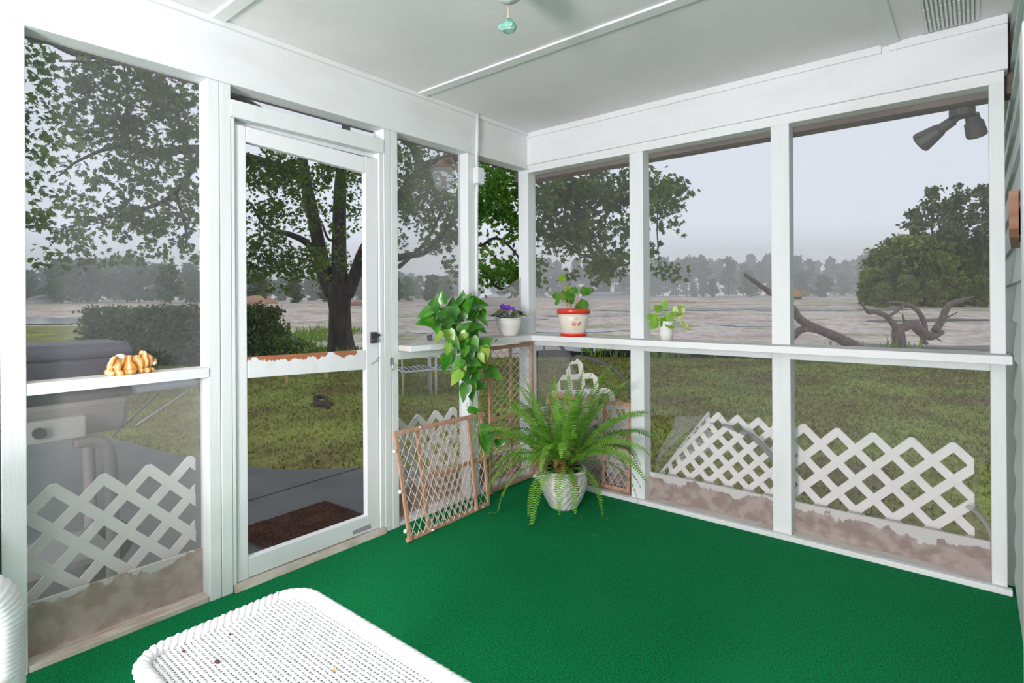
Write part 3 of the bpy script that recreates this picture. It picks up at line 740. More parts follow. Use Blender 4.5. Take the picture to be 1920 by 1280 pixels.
# -- pothos
HEART = np.array([(0, 0, 0), (.22, -.08, .03), (.35, .08, .05), (.36, .32, .04), (.22, .66, .02), (0, 1.06, -.10), (-.22, .66, .02), (-.36, .32, .04), (-.35, .08, .05), (-.22, -.08, .03)])
def leaf_faces(mb, base, tip, nrm, ln, tmpl=HEART, wid=1.0, fold=.07, segs=None):
    tip = tip/np.linalg.norm(tip); nrm = nrm-tip*(nrm@tip); nrm /= np.linalg.norm(nrm)+1e-9; sd_ = np.cross(tip, nrm)
    V = [np.array(base)+(sd_*x*wid+tip*y+nrm*(z+fold*abs(x)))*ln for x, y, z in tmpl]
    n = len(V); mid = np.array(base)+(tip*.5-nrm*.02)*ln
    mb.add(V+[mid], [(i, (i+1) % n, n) for i in range(n)])
M_poth = leaf_mat('pothos_green', (.030, .17, .010), (.10, .33, .025), .18, .25, 12)
M_poth2 = leaf_mat('pothos_lime', (.20, .42, .03), (.36, .52, .08), .22, .3, 14)
pp = onx(868, 640, .062); pp[2] = 1.008
poth = thing('potted_pothos', 'trailing green pothos in a white pot on the shelf right of the door', 'plant', (pp[0], pp[1], 1.008))
MB().lathe((pp[0], pp[1], 1.008), [(0, 0), (.040, 0), (.053, .10), (.058, .105), (.058, .12), (.052, .12), (.048, .108), (0, .106)], 32).build('pot', M_glaze, poth, smooth=True)
PL = [(325,290,120,160),(385,240,90,188),(460,285,80,170),(545,260,115,180),(235,375,110,-62),(425,360,135,-112),(555,330,125,20),(592,300,110,150),(670,295,130,80),
 (710,410,110,28),(625,380,120,10),(235,440,120,-80),(330,480,115,22),(390,500,115,-58),(300,430,95,-32),(440,460,105,-20),(530,440,125,60),(630,485,130,100),(640,540,95,30),
 (590,560,110,10),(530,620,120,-20),(700,600,115,-100),(760,595,95,100),(680,650,125,-50),(550,690,110,-20),(610,690,100,10),(405,770,120,-10),(490,790,115,-42),(620,760,130,72),
 (680,800,120,95),(800,860,130,60),(560,1010,115,-10),(610,990,140,4),(670,950,115,80),(640,1150,80,90),(470,410,100,40),(500,500,110,-140),(560,480,100,130),(480,330,100,60),(655,350,90,150),
 (460,540,90,-80),(350,400,110,-70),(500,300,100,-40),(610,420,110,-20),(480,610,110,40),(650,720,110,50),(470,720,90,30),(560,880,110,30),(640,900,110,-30),(690,500,90,60),(400,430,110,-100),(580,250,80,140),(520,360,110,-150),(580,640,100,60),(640,620,100,20),(560,750,100,40),(600,840,90,-30)]
PLl = [(445,570,110,15),(350,570,90,-40),(720,700,115,10),(545,815,95,20),(490,890,120,-36),(425,660,75,0),(700,730,70,20),(540,560,80,-40)]
PLc = [(640,195,64,60),(745,320,95,100),(735,430,130,8),(845,415,75,110)]
def pleaf(cx, cyy, ln, ang, m, sc, ox, oy, depth):
    px, py = ox+cx/sc, oy+cyy/sc; lpx = ln/sc
    p = onx(px, py, depth); f_ = (p-CAM)@CW; L = lpx/FPX*f_*1.22
    a = math.radians(ang); tip = CR*math.sin(a)+CD*math.cos(a)+CW*R(-.35, .15)
    nrm = -CW*.85+np.array([0, 0, .55])+rng.normal(size=3)*.28
    m_ = MB(); base = p-tip/np.linalg.norm(tip)*L*.5
    leaf_faces(m_, base, tip, nrm, L)
    # petiole
    q = np.array([base[0]-.03, base[1]+R(-.02, .02), base[2]-.02 if py < 640 else base[2]+.03])
    m_.tube([base, (base+q)/2+np.array([0, 0, .008]), q], .0014, 4, cap=False)
    m_.build('leaf', m, poth, smooth=True)
for i, (a, b_, c, d) in enumerate(PL): pleaf(a, b_, c, d, M_poth, 4.266, 740, 500, (.05+.12*((i*37) % 10)/10) if b_ < 600 else .145+.05*((i*37) % 10)/10)
for i, (a, b_, c, d) in enumerate(PLl): pleaf(a, b_, c, d, M_poth2, 4.266, 740, 500, (.16 if b_ < 600 else .20))
for a, b_, c, d in PLc: pleaf(a, b_, c, d, M_poth, 3.84, 720, 720, .16)
def vine(pp_, depth, r=.0024, m=M_poth2):
    MB().tube(spline([onx(x, y, d_) for (x, y), d_ in zip(pp_, depth)], 6), r, 6).build('vine', m, poth, smooth=True)
vine([(868, 612), (872, 640), (879, 690), (884, 745), (889, 790), (884, 842)], [.05, .14, .15, .15, .15, .15])
vine([(858, 612), (846, 650), (846, 690), (850, 720), (860, 726), (872, 705)], [.05, .16, .17, .17, .17, .16])
vine([(876, 612), (884, 660), (895, 730), (898, 780), (902, 820), (912, 832), (925, 830)], [.05, .14, .14, .15, .16, .16, .16])
vine([(850, 612), (812, 610), (800, 600)], [.04, .07, .08]); vine([(872, 612), (900, 575), (906, 592)], [.05, .1, .1])
# -- african violet
vp = onx(955, 622, .035); vp[2] = 1.0115; vx, vy = vp[0], vp[1]
vio = thing('potted_african_violet', 'purple flowering african violet in a white bowl pot in the corner', 'plant', (vx, vy, 1.0115))
prof = [(0, 0), (.050, 0)]+[(.050+.041*math.sin(t*1.45), .112*t) for t in np.linspace(.06, 1, 13)]+[(.096, .114), (.096, .122), (.088, .122), (.082, .110), (0, .106)]
MB().lathe((vx, vy, 1.0115), prof, 128, mod=lambda a, i: .0016*math.cos(16*a+(i % 2)*math.pi)*(1 if 1 < i < 15 else 0)).build('pot', M_glaze, vio, smooth=True)
M_viol = leaf_mat('violet_leaf', (.10, .135, .075), (.22, .25, .15), .1, .7, 20)
for k in range(30):
    az = k*2.4; rr = .03+.085*((k*7) % 10)/10; el = R(.25, 1.0)*(1-.5*((k*7) % 10)/10)
    b0 = np.array([vx+.02*math.cos(az), vy+.02*math.sin(az), 1.0115+.118]); tp = np.array([math.cos(az), math.sin(az), el*.8])
    m_ = MB(); st = b0+np.array([math.cos(az)*rr*.75, math.sin(az)*rr*.75, .062-.45*rr+R(-.008, .008)]); leaf_faces(m_, st, np.array([math.cos(az), math.sin(az), R(-.35, .25)]), np.array([0, 0, 1.0])+rng.normal(size=3)*.3, .056, wid=1.1)
    m_.tube([b0, st], .002, 4); m_.build('leaf', M_viol, vio, smooth=True)
M_pur = mat('purple_petal', (.16, .02, .52), .5, (.26, .06, .66), 60, .4, .6)
M_yel = mat('yellow_stamen', (.8, .6, .05), .5)
for k in range(12):
    c = np.array([vx-.018+R(-.032, .032), vy-.01+R(-.03, .03), 1.0115+.188+R(-.012, .014)]); m_ = MB()
    nn = np.array([toC[0]*.25, toC[1]*.25, .8])+rng.normal(size=3)*.35; nn /= np.linalg.norm(nn); s = np.cross(nn, (0, 0, 1)); s /= np.linalg.norm(s); t = np.cross(nn, s)
    for j in range(5):
        a = j*1.2566+k; dd = s*math.cos(a)+t*math.sin(a); leaf_faces(m_, c+dd*.002, dd, nn, .019, OVAL, wid=1.5)
    m_.tube([c-nn*.002, c-np.array([0, 0, .05])], .0012, 4)
    fo = m_.build('flower', M_pur, vio, smooth=True)
# -- red and cream pot
rx, ry = .405, -.035; rz = 1.0125
rp_ = thing('potted_geranium', 'leafy cutting in a cream pot with red rim on the back sill', 'plant', (rx, ry, rz))
M_red = mat('red_glaze', (.72, .045, .02), .25); M_crm = mat('cream_ceramic', (.80, .74, .64), .35, (.72, .55, .40), 9, .62, .8)
MB().lathe((rx, ry, rz), [(0, 0), (.082, 0), (.090, .012), (.090, .020), (.07, .018), (0, .016)], 40).build('saucer', M_red, rp_, smooth=True)
MB().lathe((rx, ry, rz), [(0, .014), (.070, .014), (.078, .02), (.090, .07), (.0975, .11), (.1005, .148)], 40).build('pot', M_crm, rp_, smooth=True)
MB().lathe((rx, ry, rz), [(.100, .147), (.109, .149), (.111, .176), (.107, .180), (.100, .178), (.097, .15), (0, .15)], 40).build('rim', M_red, rp_, smooth=True)
M_rose = mat('painted_red_motif', (.50, .06, .05), .4, (.85, .60, .45), 140, .45, .55)
dc = MB()
cdir = np.array([CAM[0]-rx, CAM[1]-ry]); ca = math.atan2(cdir[1], cdir[0])
def onpot(da, z, r=.0005):
    rad = np.interp(z, [.02, .07, .11, .148], [.078, .090, .0975, .1005])+r; a = ca+da
    return (rx+rad*math.cos(a), ry+rad*math.sin(a), rz+z)
for d0 in (.04, .36):
    pts = [onpot(d0+.17*math.cos(t)*(1+.1*math.cos(9*t)), .083+.0165*math.sin(t)*(1+.1*math.cos(9*t))) for t in np.linspace(0, 2*math.pi, 28, endpoint=False)]
    dc.add(pts+[onpot(d0, .083, .0008)], [(i, (i+1) % 28, 28) for i in range(28)])
dc.build('painted_motif', M_rose, rp_)['label'] = 'two round red painted motifs'
dc = MB(); pts = [onpot(.2+.2*math.cos(t), .052+.010*math.sin(t)) for t in np.linspace(0, 2*math.pi, 20, endpoint=False)]
dc.add(pts, [tuple(range(20))]); pts = [onpot(.2+.12*math.cos(t), .116+.012*math.sin(t)) for t in np.linspace(0, 2*math.pi, 20, endpoint=False)]
dc.add(pts, [tuple(range(20))]); dc.build('painted_motif', mat('painted_tan_motif', (.74, .58, .38), .4), rp_)
M_ger = leaf_mat('geranium_leaf', (.05, .20, .015), (.14, .34, .03), .2, .5, 16)
LOBE = np.array([(math.sin(t)*.5*(1+.10*math.cos(7*t)), .45-math.cos(t)*.5*(1+.10*math.cos(7*t)), .06*math.cos(2*t)) for t in np.linspace(0.35, 2*math.pi-.35, 22)])
def stemmed(par, tips, root, lm, sm, tmpl, wid=1.0, spread=.35):
    for tp, ln, dr in tips:
        tp = np.array(tp, float)
        MB().tube(spline([root+np.array([R(-.02, .02), R(-.01, .01), 0]), (root+tp)/2+np.array([0, 0, .015]), tp], 5), .0022, 6).build('stem', sm, par, smooth=True)
        m_ = MB(); d = CR*math.sin(math.radians(dr))+CD*math.cos(math.radians(dr)); leaf_faces(m_, tp, d, -CW*.8+np.array([0, 0, .6])+rng.normal(size=3)*spread, ln*1.25, tmpl, wid)
        m_.build('leaf', lm, par, smooth=True)
root = np.array([rx-.02, ry, rz+.15])
def opx(px, py, dy=0): return ony(px, py, ry+dy)
M_stem = mat('pale_stem', (.45, .30, .16), .6)
stemmed(rp_, [(opx(1050, 550), .055, 60), (opx(1062, 545, -.02), .062, 40), (opx(1068, 553, .02), .055, 10), (opx(1052, 552, .02), .05, -70)], root, M_ger, M_stem, LOBE)
stemmed(rp_, [(opx(1058, 527), .045, -150), (opx(1061, 536, .01), .035, 30)], root, M_poth2, M_stem, LOBE)
stemmed(rp_, [(opx(1083, 543), .05, -80), (opx(1088, 541, -.02), .058, 60), (opx(1096, 545, .01), .045, 90), (opx(1090, 568), .06, -20), (opx(1085, 566, -.02), .06, 60), (opx(1047, 560), .04, -20)], root+np.array([.04, 0, 0]), M_ger, M_stem, LOBE)
# -- small white pot
sx_, sy_ = 1.062, -.045; sz_ = 1.0125
sp_ = thing('potted_succulent', 'small light green plant in a tiny white pot on the back sill', 'plant', (sx_, sy_, sz_))
MB().lathe((sx_, sy_, sz_), [(0, 0), (.034, 0), (.0345, .024), (.037, .026), (.0375, .03), (.045, .108), (.0465, .112), (.042, .112), (.038, .098), (0, .096)], 32).build('pot', M_glaze, sp_, smooth=True)
M_jade = leaf_mat('light_green_leaf', (.16, .38, .03), (.34, .55, .08), .2, .35, 14)
M_var = leaf_mat('cream_variegated_leaf', (.34, .50, .10), (.78, .78, .42), .2, .4, 30)
root = np.array([sx_, sy_, sz_+.1])
def spx(px, py, dy=0): return ony(px, py, sy_+dy)
stemmed(sp_, [(spx(1238, 596), .055, -80), (spx(1228, 590), .05, -60), (spx(1240, 585, -.02), .05, -130), (spx(1244, 580), .05, 170), (spx(1250, 588, -.03), .055, 20), (spx(1258, 585, -.02), .05, 60),
   (spx(1232, 600, -.02), .055, -40), (spx(1236, 604, -.03), .05, -75), (spx(1256, 592, -.04), .05, 110), (spx(1246, 594, -.04), .05, -20), (spx(1262, 590), .045, 150), (spx(1248, 611, -.05), .045, 80)], root, M_jade, M_jade, OVAL, 1.5)
stemmed(sp_, [(spx(1268, 592), .055, 170), (spx(1272, 588), .055, 150), (spx(1276, 590, -.01), .05, 190), (spx(1272, 604, -.02), .07, 60), (spx(1265, 596, -.02), .05, 120)], root, M_var, M_jade, OVAL, 1.3)

# ------------------------------------------------------------------ outdoors: ground
def noise_ground(name, stops, scale, rough=.9, detail=8, bump=.3, scale2=30, mixcol=None, wet=None):
    m = bpy.data.materials.new(name); m.use_nodes = True; n = m.node_tree.nodes; L = m.node_tree.links
    b = n['Principled BSDF']; b.inputs['Roughness'].default_value = rough; b.inputs['Specular IOR Level'].default_value = .25
    g = n.new('ShaderNodeNewGeometry'); no = n.new('ShaderNodeTexNoise'); no.inputs['Scale'].default_value = scale; no.inputs['Detail'].default_value = detail
    no.inputs['Roughness'].default_value = .62
    L.new(g.outputs['Position'], no.inputs['Vector'])
    r = n.new('ShaderNodeValToRGB'); el = r.color_ramp.elements
    while len(el) < len(stops): el.new(.5)
    for i, (p, c) in enumerate(stops): el[i].position = p; el[i].color = (*c, 1)
    L.new(no.outputs['Fac'], r.inputs[0])
    n2 = n.new('ShaderNodeTexNoise'); n2.inputs['Scale'].default_value = scale2; n2.inputs['Detail'].default_value = 5
    L.new(g.outputs['Position'], n2.inputs['Vector'])
    mx = n.new('ShaderNodeMix'); mx.data_type = 'RGBA'; mx.blend_type = 'MULTIPLY'; mx.inputs[0].default_value = .75
    r2 = n.new('ShaderNodeValToRGB'); r2.color_ramp.elements[0].position = .3; r2.color_ramp.elements[0].color = (.45, .45, .45, 1); r2.color_ramp.elements[1].position = .7
    r2.color_ramp.elements[1].color = (1.25, 1.25, 1.25, 1)
    L.new(n2.outputs['Fac'], r2.inputs[0]); L.new(r.outputs[0], mx.inputs[6]); L.new(r2.outputs[0], mx.inputs[7]); L.new(mx.outputs[2], b.inputs['Base Color'])
    if wet:
        r3 = n.new('ShaderNodeMapRange'); r3.inputs['From Min'].default_value = wet[0]; r3.inputs['From Max'].default_value = wet[1]
        r3.inputs['To Min'].default_value = .08; r3.inputs['To Max'].default_value = rough
        L.new(no.outputs['Fac'], r3.inputs[0]); L.new(r3.outputs[0], b.inputs['Roughness'])
    bp = n.new('ShaderNodeBump'); bp.inputs['Strength'].default_value = bump; bp.inputs['Distance'].default_value = .03
    L.new(n2.outputs['Fac'], bp.inputs['Height']); L.new(bp.outputs[0], b.inputs['Normal'])
    return m
M_lawn = noise_ground('mown_lawn', [(.30, (.22, .155, .105)), (.42, (.22, .21, .065)), (.55, (.29, .31, .08)), (.75, (.38, .45, .11))], .7, .95, 9, .5, 22)
M_field = noise_ground('wet_cleared_field', [(.28, (.34, .26, .21)), (.42, (.54, .43, .36)), (.52, (.72, .62, .55)), (.60, (.36, .36, .19)), (.66, (.64, .54, .48)), (.80, (.46, .38, .33))], .13, .8, 9, .4, 2.2)
M_puddle = mat('rain_puddle', (.33, .34, .37), .12, (.40, .40, .41), .5, .4, .7)
M_patio = mat('wet_concrete', (.06, .06, .062), .42, (.11, .108, .108), 2.2, .35, .7, bump=.12, bscale=60)
zd = np.array([0, 12, 16, 19, 26, 60, 150, 420]); zz_ = np.array([-.2, -.22, -.34, -.52, -.52, .55, 2.25, 3.2])
def gz(d): return float(np.interp(d, zd, zz_))
bt = np.array([-900, 150, 430, 540, 600, 660, 780, 1000, 1240, 1500, 1850, 2300]); bd = np.array([36, 36, 30, 20, 18.5, 16.5, 15.5, 15.5, 15.2, 14.0, 12.2, 11])
def gp(px, d, dz=0.0):
    t = (px-960)/FPX; p = CAM+CW*d+CR*t*d; return np.array([p[0], p[1], gz(d)+dz])
def fan(name, label, cat, pxs, dfun, m):
    V = []; F = []; rows = None
    for px in pxs:
        ds = dfun(px); rows = len(ds)
        for d in ds: V.append(gp(px, d))
    for i in range(len(pxs)-1):
        for j in range(rows-1): F.append((i*rows+j, i*rows+j+1, (i+1)*rows+j+1, (i+1)*rows+j))
    o = MB().add(V, F).build(name, m, None, smooth=True, loc=(0, 0, 0)); o['kind'] = 'structure'; o['label'] = label; o['category'] = cat
    return o
pxs = np.linspace(-1500, 3400, 160)
lb = lambda px: float(np.interp(px, bt, bd))
fan('lawn', 'patchy green lawn around the porch', 'lawn', pxs, lambda px: np.concatenate([np.linspace(.2, lb(px)*.6, 10), np.linspace(lb(px)*.6, lb(px), 10)[1:]]), M_lawn)
fan('muddy_field', 'wide wet cleared field reaching the far treeline', 'field', pxs, lambda px: lb(px)+(420-lb(px))*np.linspace(0, 1, 60)**2.4, M_field)
MB().add([(-5.5, -6, -.148), (-.05, -6, -.148), (-.05, .0, -.148), (-.6, .05, -.148), (-1.2, -.10, -.148), (-1.54, -.345, -.148), (-1.64, -.464, -.148), (-1.861, -.677, -.148), (-2.037, -.816, -.148), (-2.371, -.927, -.148), (-3.06, -1.15, -.148), (-5.5, -1.5, -.148)]
         + [], [tuple(range(12))]).build('patio', M_patio, None, loc=(0, 0, -.148))
po = bpy.data.objects['patio']; po['kind'] = 'structure'; po['label'] = 'wet grey concrete patio outside the door'; po['category'] = 'patio'
sl = MB(); 
for q in (onz(466, 938, -.146), ): pass
jn = [onz(466, 938, -.1465), onz(590, 901, -.1465), onz(676, 876, -.1465)]
gr = MB()
for i in range(2): gr.bar(jn[i], jn[i+1], .012, .002)
gr.build('trim_1', mat('joint_dark', (.04, .04, .042), .8), None)
tj = bpy.data.objects['trim_1']; tj['kind'] = 'structure'; tj['label'] = 'dark joint line across the patio concrete'; tj['category'] = 'joint'
# puddles: shallow water in the field and by the back wall
def puddle(label, pts, grp=None, m=None):
    o = MB().poly(pts).build('puddle', m or M_puddle); tag(o, label, 'puddle', grp, kind='structure'); return o
def ell(px, d, rpx, rd, dz=.012, n=40, wob=.12):
    return [gp(px+rpx*math.cos(a)*(1+wob*math.sin(3*a+px)), d+rd*math.sin(a)*(1+wob*math.cos(4*a+d)), dz) for a in np.linspace(0, 2*math.pi, n, endpoint=False)]
puddle('long blue grey flooded strip just beyond the silt fence', [gp(px, 17.9+.5*math.sin(px*.02), .02) for px in np.linspace(2300, 960, 40)]+[gp(px, 21.2+.7*math.sin(px*.013), .02) for px in np.linspace(960, 2300, 40)])
puddle('pale puddle along the left edge of the field', [gp(px, 37.2+.5*math.sin(px*.05), .06) for px in np.linspace(440, -300, 24)]+[gp(px, 43.5+1.2*math.sin(px*.03), .10) for px in np.linspace(-300, 440, 24)])
for k, (px, d, rp, rd) in enumerate(((1300, 52, 190, 2.2), (1130, 44, 120, 1.6), (1560, 50, 150, 1.8), (900, 40, 130, 1.4), (1420, 33, 90, .9), (1080, 30, 110, 1.0), (820, 30, 60, .9), (1750, 36, 130, 1.1))):
    V = []; F = []
    for i in range(25):
        x = -1+2*i/24; hw_ = rd*math.sqrt(max(0, 1-x*x))*(1+.25*math.sin(7*x+k))+.01
        for y in (-1, -.33, .33, 1): V.append(gp(px+rp*x, d+y*hw_+.4*math.sin(3*x+k), .03))
        if i: F += [((i-1)*4+q, (i-1)*4+q+1, i*4+q+1, i*4+q) for q in range(3)]
    tag(MB().add(V, F).build('puddle', M_puddle), 'shallow rain puddle lying out in the cleared field', 'puddle', 'puddles in the cleared field', 'structure')
pw_ = ony(1525, 925, .35)
puddle('small bright puddle in the grass behind the right lattice', [(1.62+.28*math.cos(a)*(1+.2*math.sin(3*a)), .78+.22*math.sin(a), -.192) for a in np.linspace(0, 2*math.pi, 24, endpoint=False)], m=mat('clear_puddle', (.30, .32, .35), .06))
# grass blades
PATIO = [(-5.5, -6), (0, -6), (0, .05), (-.6, .05), (-1.2, -.10), (-1.54, -.345), (-1.64, -.464), (-1.861, -.677), (-2.037, -.816), (-2.371, -.927), (-3.06, -1.15), (-5.5, -1.5)]
def in_patio(p):
    r = np.zeros(len(p), bool)
    for (xa, ya), (xb, yb_) in zip(PATIO, PATIO[1:]+PATIO[:1]):
        if ya == yb_: continue
        c = ((ya > p[:, 1]) != (yb_ > p[:, 1])) & (p[:, 0] < (xb-xa)*(p[:, 1]-ya)/(yb_-ya)+xa); r ^= c
    return r
def grass(name, label, n, d0, d1, p0, p1, h, m, cond=None):
    dd = d0+(d1-d0)*rng.random(n)**.8; pp2 = p0+(p1-p0)*rng.random(n)
    base = CAM+CW*dd[:, None]+CR*(((pp2-960)/FPX)*dd)[:, None]; base[:, 2] = np.interp(dd, zd, zz_)
    keep = (dd < np.interp(pp2, bt, bd)) & ((base[:, 0] < -.4) | (base[:, 1] > .5)) & ~in_patio(base)
    k2 = (base[:, 1] > -1.0-.6*(base[:, 0]+2.4)*-.2)
    base = base[keep]; dd = dd[keep]; n = len(base)
    a = rng.random(n)*6.283; w = .004+.0011*dd; hh = h*(.5+rng.random(n)); ln = rng.normal(size=(n, 2))*.5*hh[:, None]
    s = np.stack([np.cos(a)*w, np.sin(a)*w, np.zeros(n)], 1); top = base+np.stack([ln[:, 0], ln[:, 1], hh], 1)
    o = np_mesh(name, np.stack([base-s, base+s, top], 1), 3, m); tag(o, label, 'grass', kind='stuff'); return o
M_grass = noise_ground('grass_blades', [(.32, (.28, .20, .12)), (.44, (.24, .24, .07)), (.58, (.31, .35, .085)), (.75, (.42, .50, .13))], .7, .9, 9, 0, 9)
grass('grass_blades', 'short patchy grass blades of the lawn', 90000, 3.6, 15.4, -250, 2100, .035, M_grass)
M_weed = leaf_mat('weed_green', (.14, .26, .03), (.26, .40, .07), .25, .6, 3)
def tuft(px, d, h, n, label, m=None, grp=None, spread=.3, cat='weeds', name='weed_clump', dz=0):
    b0 = gp(px, d, dz); V = []
    for _ in range(n):
        a = R(0, 6.28); r = spread*math.sqrt(R(0, 1)); b_ = b0+np.array([r*math.cos(a), r*math.sin(a), 0]); hh = h*R(.4, 1); w = .012+.02*h
        t = R(0, 6.28); s = np.array([math.cos(t)*w, math.sin(t)*w, 0]); tp = b_+np.array([R(-.35, .35)*hh, R(-.35, .35)*hh, hh])
        V += [b_-s*.4, b_+s*.4, (b_+tp)/2+s, tp, (b_+tp)/2-s]
    o = np_mesh(name, np.array(V), 5, m or M_weed, loc=b0); return tag(o, label, cat, grp)
for px, d in ((1236, 15.0), (1268, 15.1), (1300, 15.3), (1340, 14.9), (1110, 15.4), (1150, 15.3)):
    tuft(px, d, .42, 60, 'leafy weed clump growing along the black silt fence', grp='weeds along the silt fence', spread=.35)
tuft(1236, 4.0, .16, 260, 'bright green weeds just outside the torn screen corner', spread=.22)
tuft(1180, 4.2, .18, 200, 'green weeds behind the fern outside the wall', spread=.3)
tuft(596, 17.4, .45, 260, 'tall green grass beside the maple trunk', spread=1.0)
tuft(660, 16.0, .35, 140, 'green grass at the right of the maple trunk', spread=.5)
tuft(575, 25, .7, 300, 'bright grass patch in the field seen through the door', spread=1.6); tuft(625, 29, .6, 240, 'pale grass patch behind the maple trunk', spread=2.0)
# silt fence
sf = thing('silt_fence', 'low black silt fence along the far edge of the lawn', 'fence', gp(1400, lb(1400)))
fm = MB(); prev = None
for px in np.linspace(1000, 2000, 80):
    p = gp(px, lb(px)-.05, -.02); h = .20+.03*math.sin(px*.05)
    if prev is not None:
        q, hq = prev; off = np.array([0, .02, 0])
        fm.slab([q, p, p+np.array([0, 0, h]), q+np.array([0, 0, hq])], off)
    prev = (p, h)
fm.build('fabric', mat('black_silt_fabric', (.022, .024, .028), .7), sf)
for px in range(1020, 2000, 90): 
    p = gp(px, lb(px)-.1); MB().box(p[0]-.02, p[0]+.02, p[1]-.02, p[1]+.02, p[2]-.05, p[2]+.32).build('stake', M_brownwood, sf)

# ------------------------------------------------------------------ trees and shrubs
M_bark = mat('dark_wet_bark', (.030, .024, .020), .85, (.075, .060, .050), 3.5, .35, .7, bump=.9, bscale=14, stretch=(3, 3, .5))
M_leafd = leaf_mat('maple_leaf', (.075, .14, .024), (.17, .25, .045), .45, .5, 1.2)
M_leafb = leaf_mat('bright_leaf', (.06, .19, .015), (.16, .34, .03), .4, .5, 1.5)  # clearer view through the unscreened corner is put into this brighter leaf colour
def Cl(px, py, rx_, ry_, d, n, dr=.9): return (at(px, py, d), (rx_/FPX*d*.9+.05, dr, ry_/FPX*d), n)
crown = [ # left window
 Cl(75, 120, 40, 60, 7.6, 60), Cl(60, 230, 24, 70, 7.6, 40), Cl(85, 300, 34, 40, 8, 18), Cl(160, 105, 70, 22, 8.4, 40), Cl(190, 190, 70, 34, 8.4, 50),
 Cl(240, 240, 90, 50, 9, 90), Cl(300, 165, 80, 44, 9, 110), Cl(340, 230, 60, 70, 9.4, 110), Cl(200, 270, 60, 30, 9, 40), Cl(340, 330, 56, 60, 9.6, 90),
 Cl(230, 330, 60, 24, 9, 26), Cl(250, 395, 70, 26, 9, 50), Cl(330, 420, 60, 40, 9.4, 70), Cl(120, 420, 62, 22, 8.4, 34), Cl(100, 380, 40, 14, 8.4, 10),
 Cl(115, 480, 40, 22, 8.4, 16), Cl(165, 480, 14, 26, 8.6, 8), Cl(330, 480, 44, 18, 9.2, 14), Cl(200, 350, 60, 20, 9, 14), Cl(75, 345, 40, 16, 8, 10), Cl(180, 430, 50, 18, 8.8, 16),
 # through the door
 Cl(500, 320, 60, 50, 12.5, 150), Cl(580, 330, 60, 55, 13.5, 130), Cl(650, 320, 50, 50, 14, 120), Cl(480, 400, 40, 36, 12.5, 60), Cl(545, 405, 40, 30, 13, 50),
 Cl(500, 470, 55, 34, 12.5, 110), Cl(550, 505, 40, 26, 12.8, 60), Cl(480, 510, 36, 24, 12.5, 50), Cl(572, 470, 30, 20, 13, 26), Cl(660, 400, 30, 40, 14, 40), Cl(655, 470, 20, 26, 14, 14), Cl(548, 538, 14, 10, 12.8, 7),
 Cl(618, 500, 18, 18, 14.2, 14), Cl(615, 430, 10, 20, 15, 8),
 # right of the door
 Cl(790, 300, 50, 40, 11, 60), Cl(830, 380, 40, 40, 10.5, 60), Cl(780, 400, 40, 30, 11, 34), Cl(840, 440, 40, 26, 10.5, 36), Cl(770, 460, 30, 20, 11, 16), Cl(835, 495, 24, 14, 10.5, 12), Cl(790, 350, 60, 26, 11, 40),
 # corner window and back wall
 Cl(940, 350, 50, 50, 8.4, 90), Cl(920, 385, 40, 26, 8.4, 46), Cl(968, 412, 20, 22, 8.4, 18), Cl(905, 450, 16, 16, 8.4, 4), Cl(955, 508, 34, 20, 8.6, 44), Cl(915, 515, 20, 16, 8.6, 14), Cl(940, 480, 24, 10, 8.6, 7),
 Cl(1060, 370, 70, 50, 9, 130), Cl(1140, 350, 60, 44, 9, 110), Cl(1110, 430, 70, 36, 9, 90), Cl(1040, 440, 40, 30, 9, 36), Cl(1130, 490, 46, 26, 9, 44), Cl(1090, 510, 16, 10, 9, 6), Cl(1040, 340, 30, 20, 9, 20),
 Cl(1225, 350, 40, 34, 9, 56), Cl(1235, 395, 28, 26, 9, 26), Cl(1262, 345, 16, 14, 9, 9), Cl(1238, 500, 18, 14, 9, 12), Cl(1200, 470, 30, 30, 9, 16),
]
mt = thing('maple_tree', 'large dark maple with a forked trunk spreading over the yard', 'tree', onz(642, 662, gz(15)))
near = [c for c in crown if 0 < (c[0]-CAM)@CR/((c[0]-CAM)@CW)*FPX+960-892 < 95]
lp = twig_points([(c, r, max(3, int(n_*(.50 if (c-CAM)@CR < -4 else .62)))) for c, r, n_ in crown if not any(c is q[0] for q in near)], 13, .27)
lpn = twig_points(near, 12, .27)
o = np_mesh('near_branches', leaves(MAPLE, lpn, rng.uniform(.05, .09, len(lpn)), rand_frames(len(lpn), .35)), 12, M_leafb, mt); o['kind'] = 'stuff'; o['label'] = 'bright green low branches'
o = np_mesh('crown', leaves(MAPLE*np.array([1, 1, 1]), lp, rng.uniform(.055, .105, len(lp)), rand_frames(len(lp), .35)), 12, M_leafd, mt); o['kind'] = 'stuff'
up = [(at(px, py, d), (2.8, 2.8, 1.2), 420) for px, py, d in ((420, -170, 13), (640, -150, 15), (900, -100, 13), (1100, 80, 11))]  # unseen crown above the view, added to shade the lawn
lp2 = twig_points(up, 12, .5)
np_mesh('added_upper_crown', leaves(MAPLE, lp2, rng.uniform(.09, .15, len(lp2)), rand_frames(len(lp2), .5)), 12, M_leafd, mt)['kind'] = 'stuff'
def limb(par, pts, radii, name='limb', m=None, n=10):
    P = spline([at(x, y, d) for x, y, d in pts], 5)
    return MB().tube(P, lerp_r(radii, len(P)), n).build(name, m or M_bark, par, smooth=True)
tb_ = onz(642, 664, gz(15)); bdp = (tb_-CAM)@CW
MB().tube(spline([tb_-np.array([0, 0, .3]), tb_, at(640, 650, bdp), at(638, 620, bdp), at(637, 580, bdp), at(636, 548, bdp), at(637, 530, bdp)], 5), lerp_r([.52, .50, .40, .335, .31, .36, .34], 31), 18).build('trunk', M_bark, mt, smooth=True)
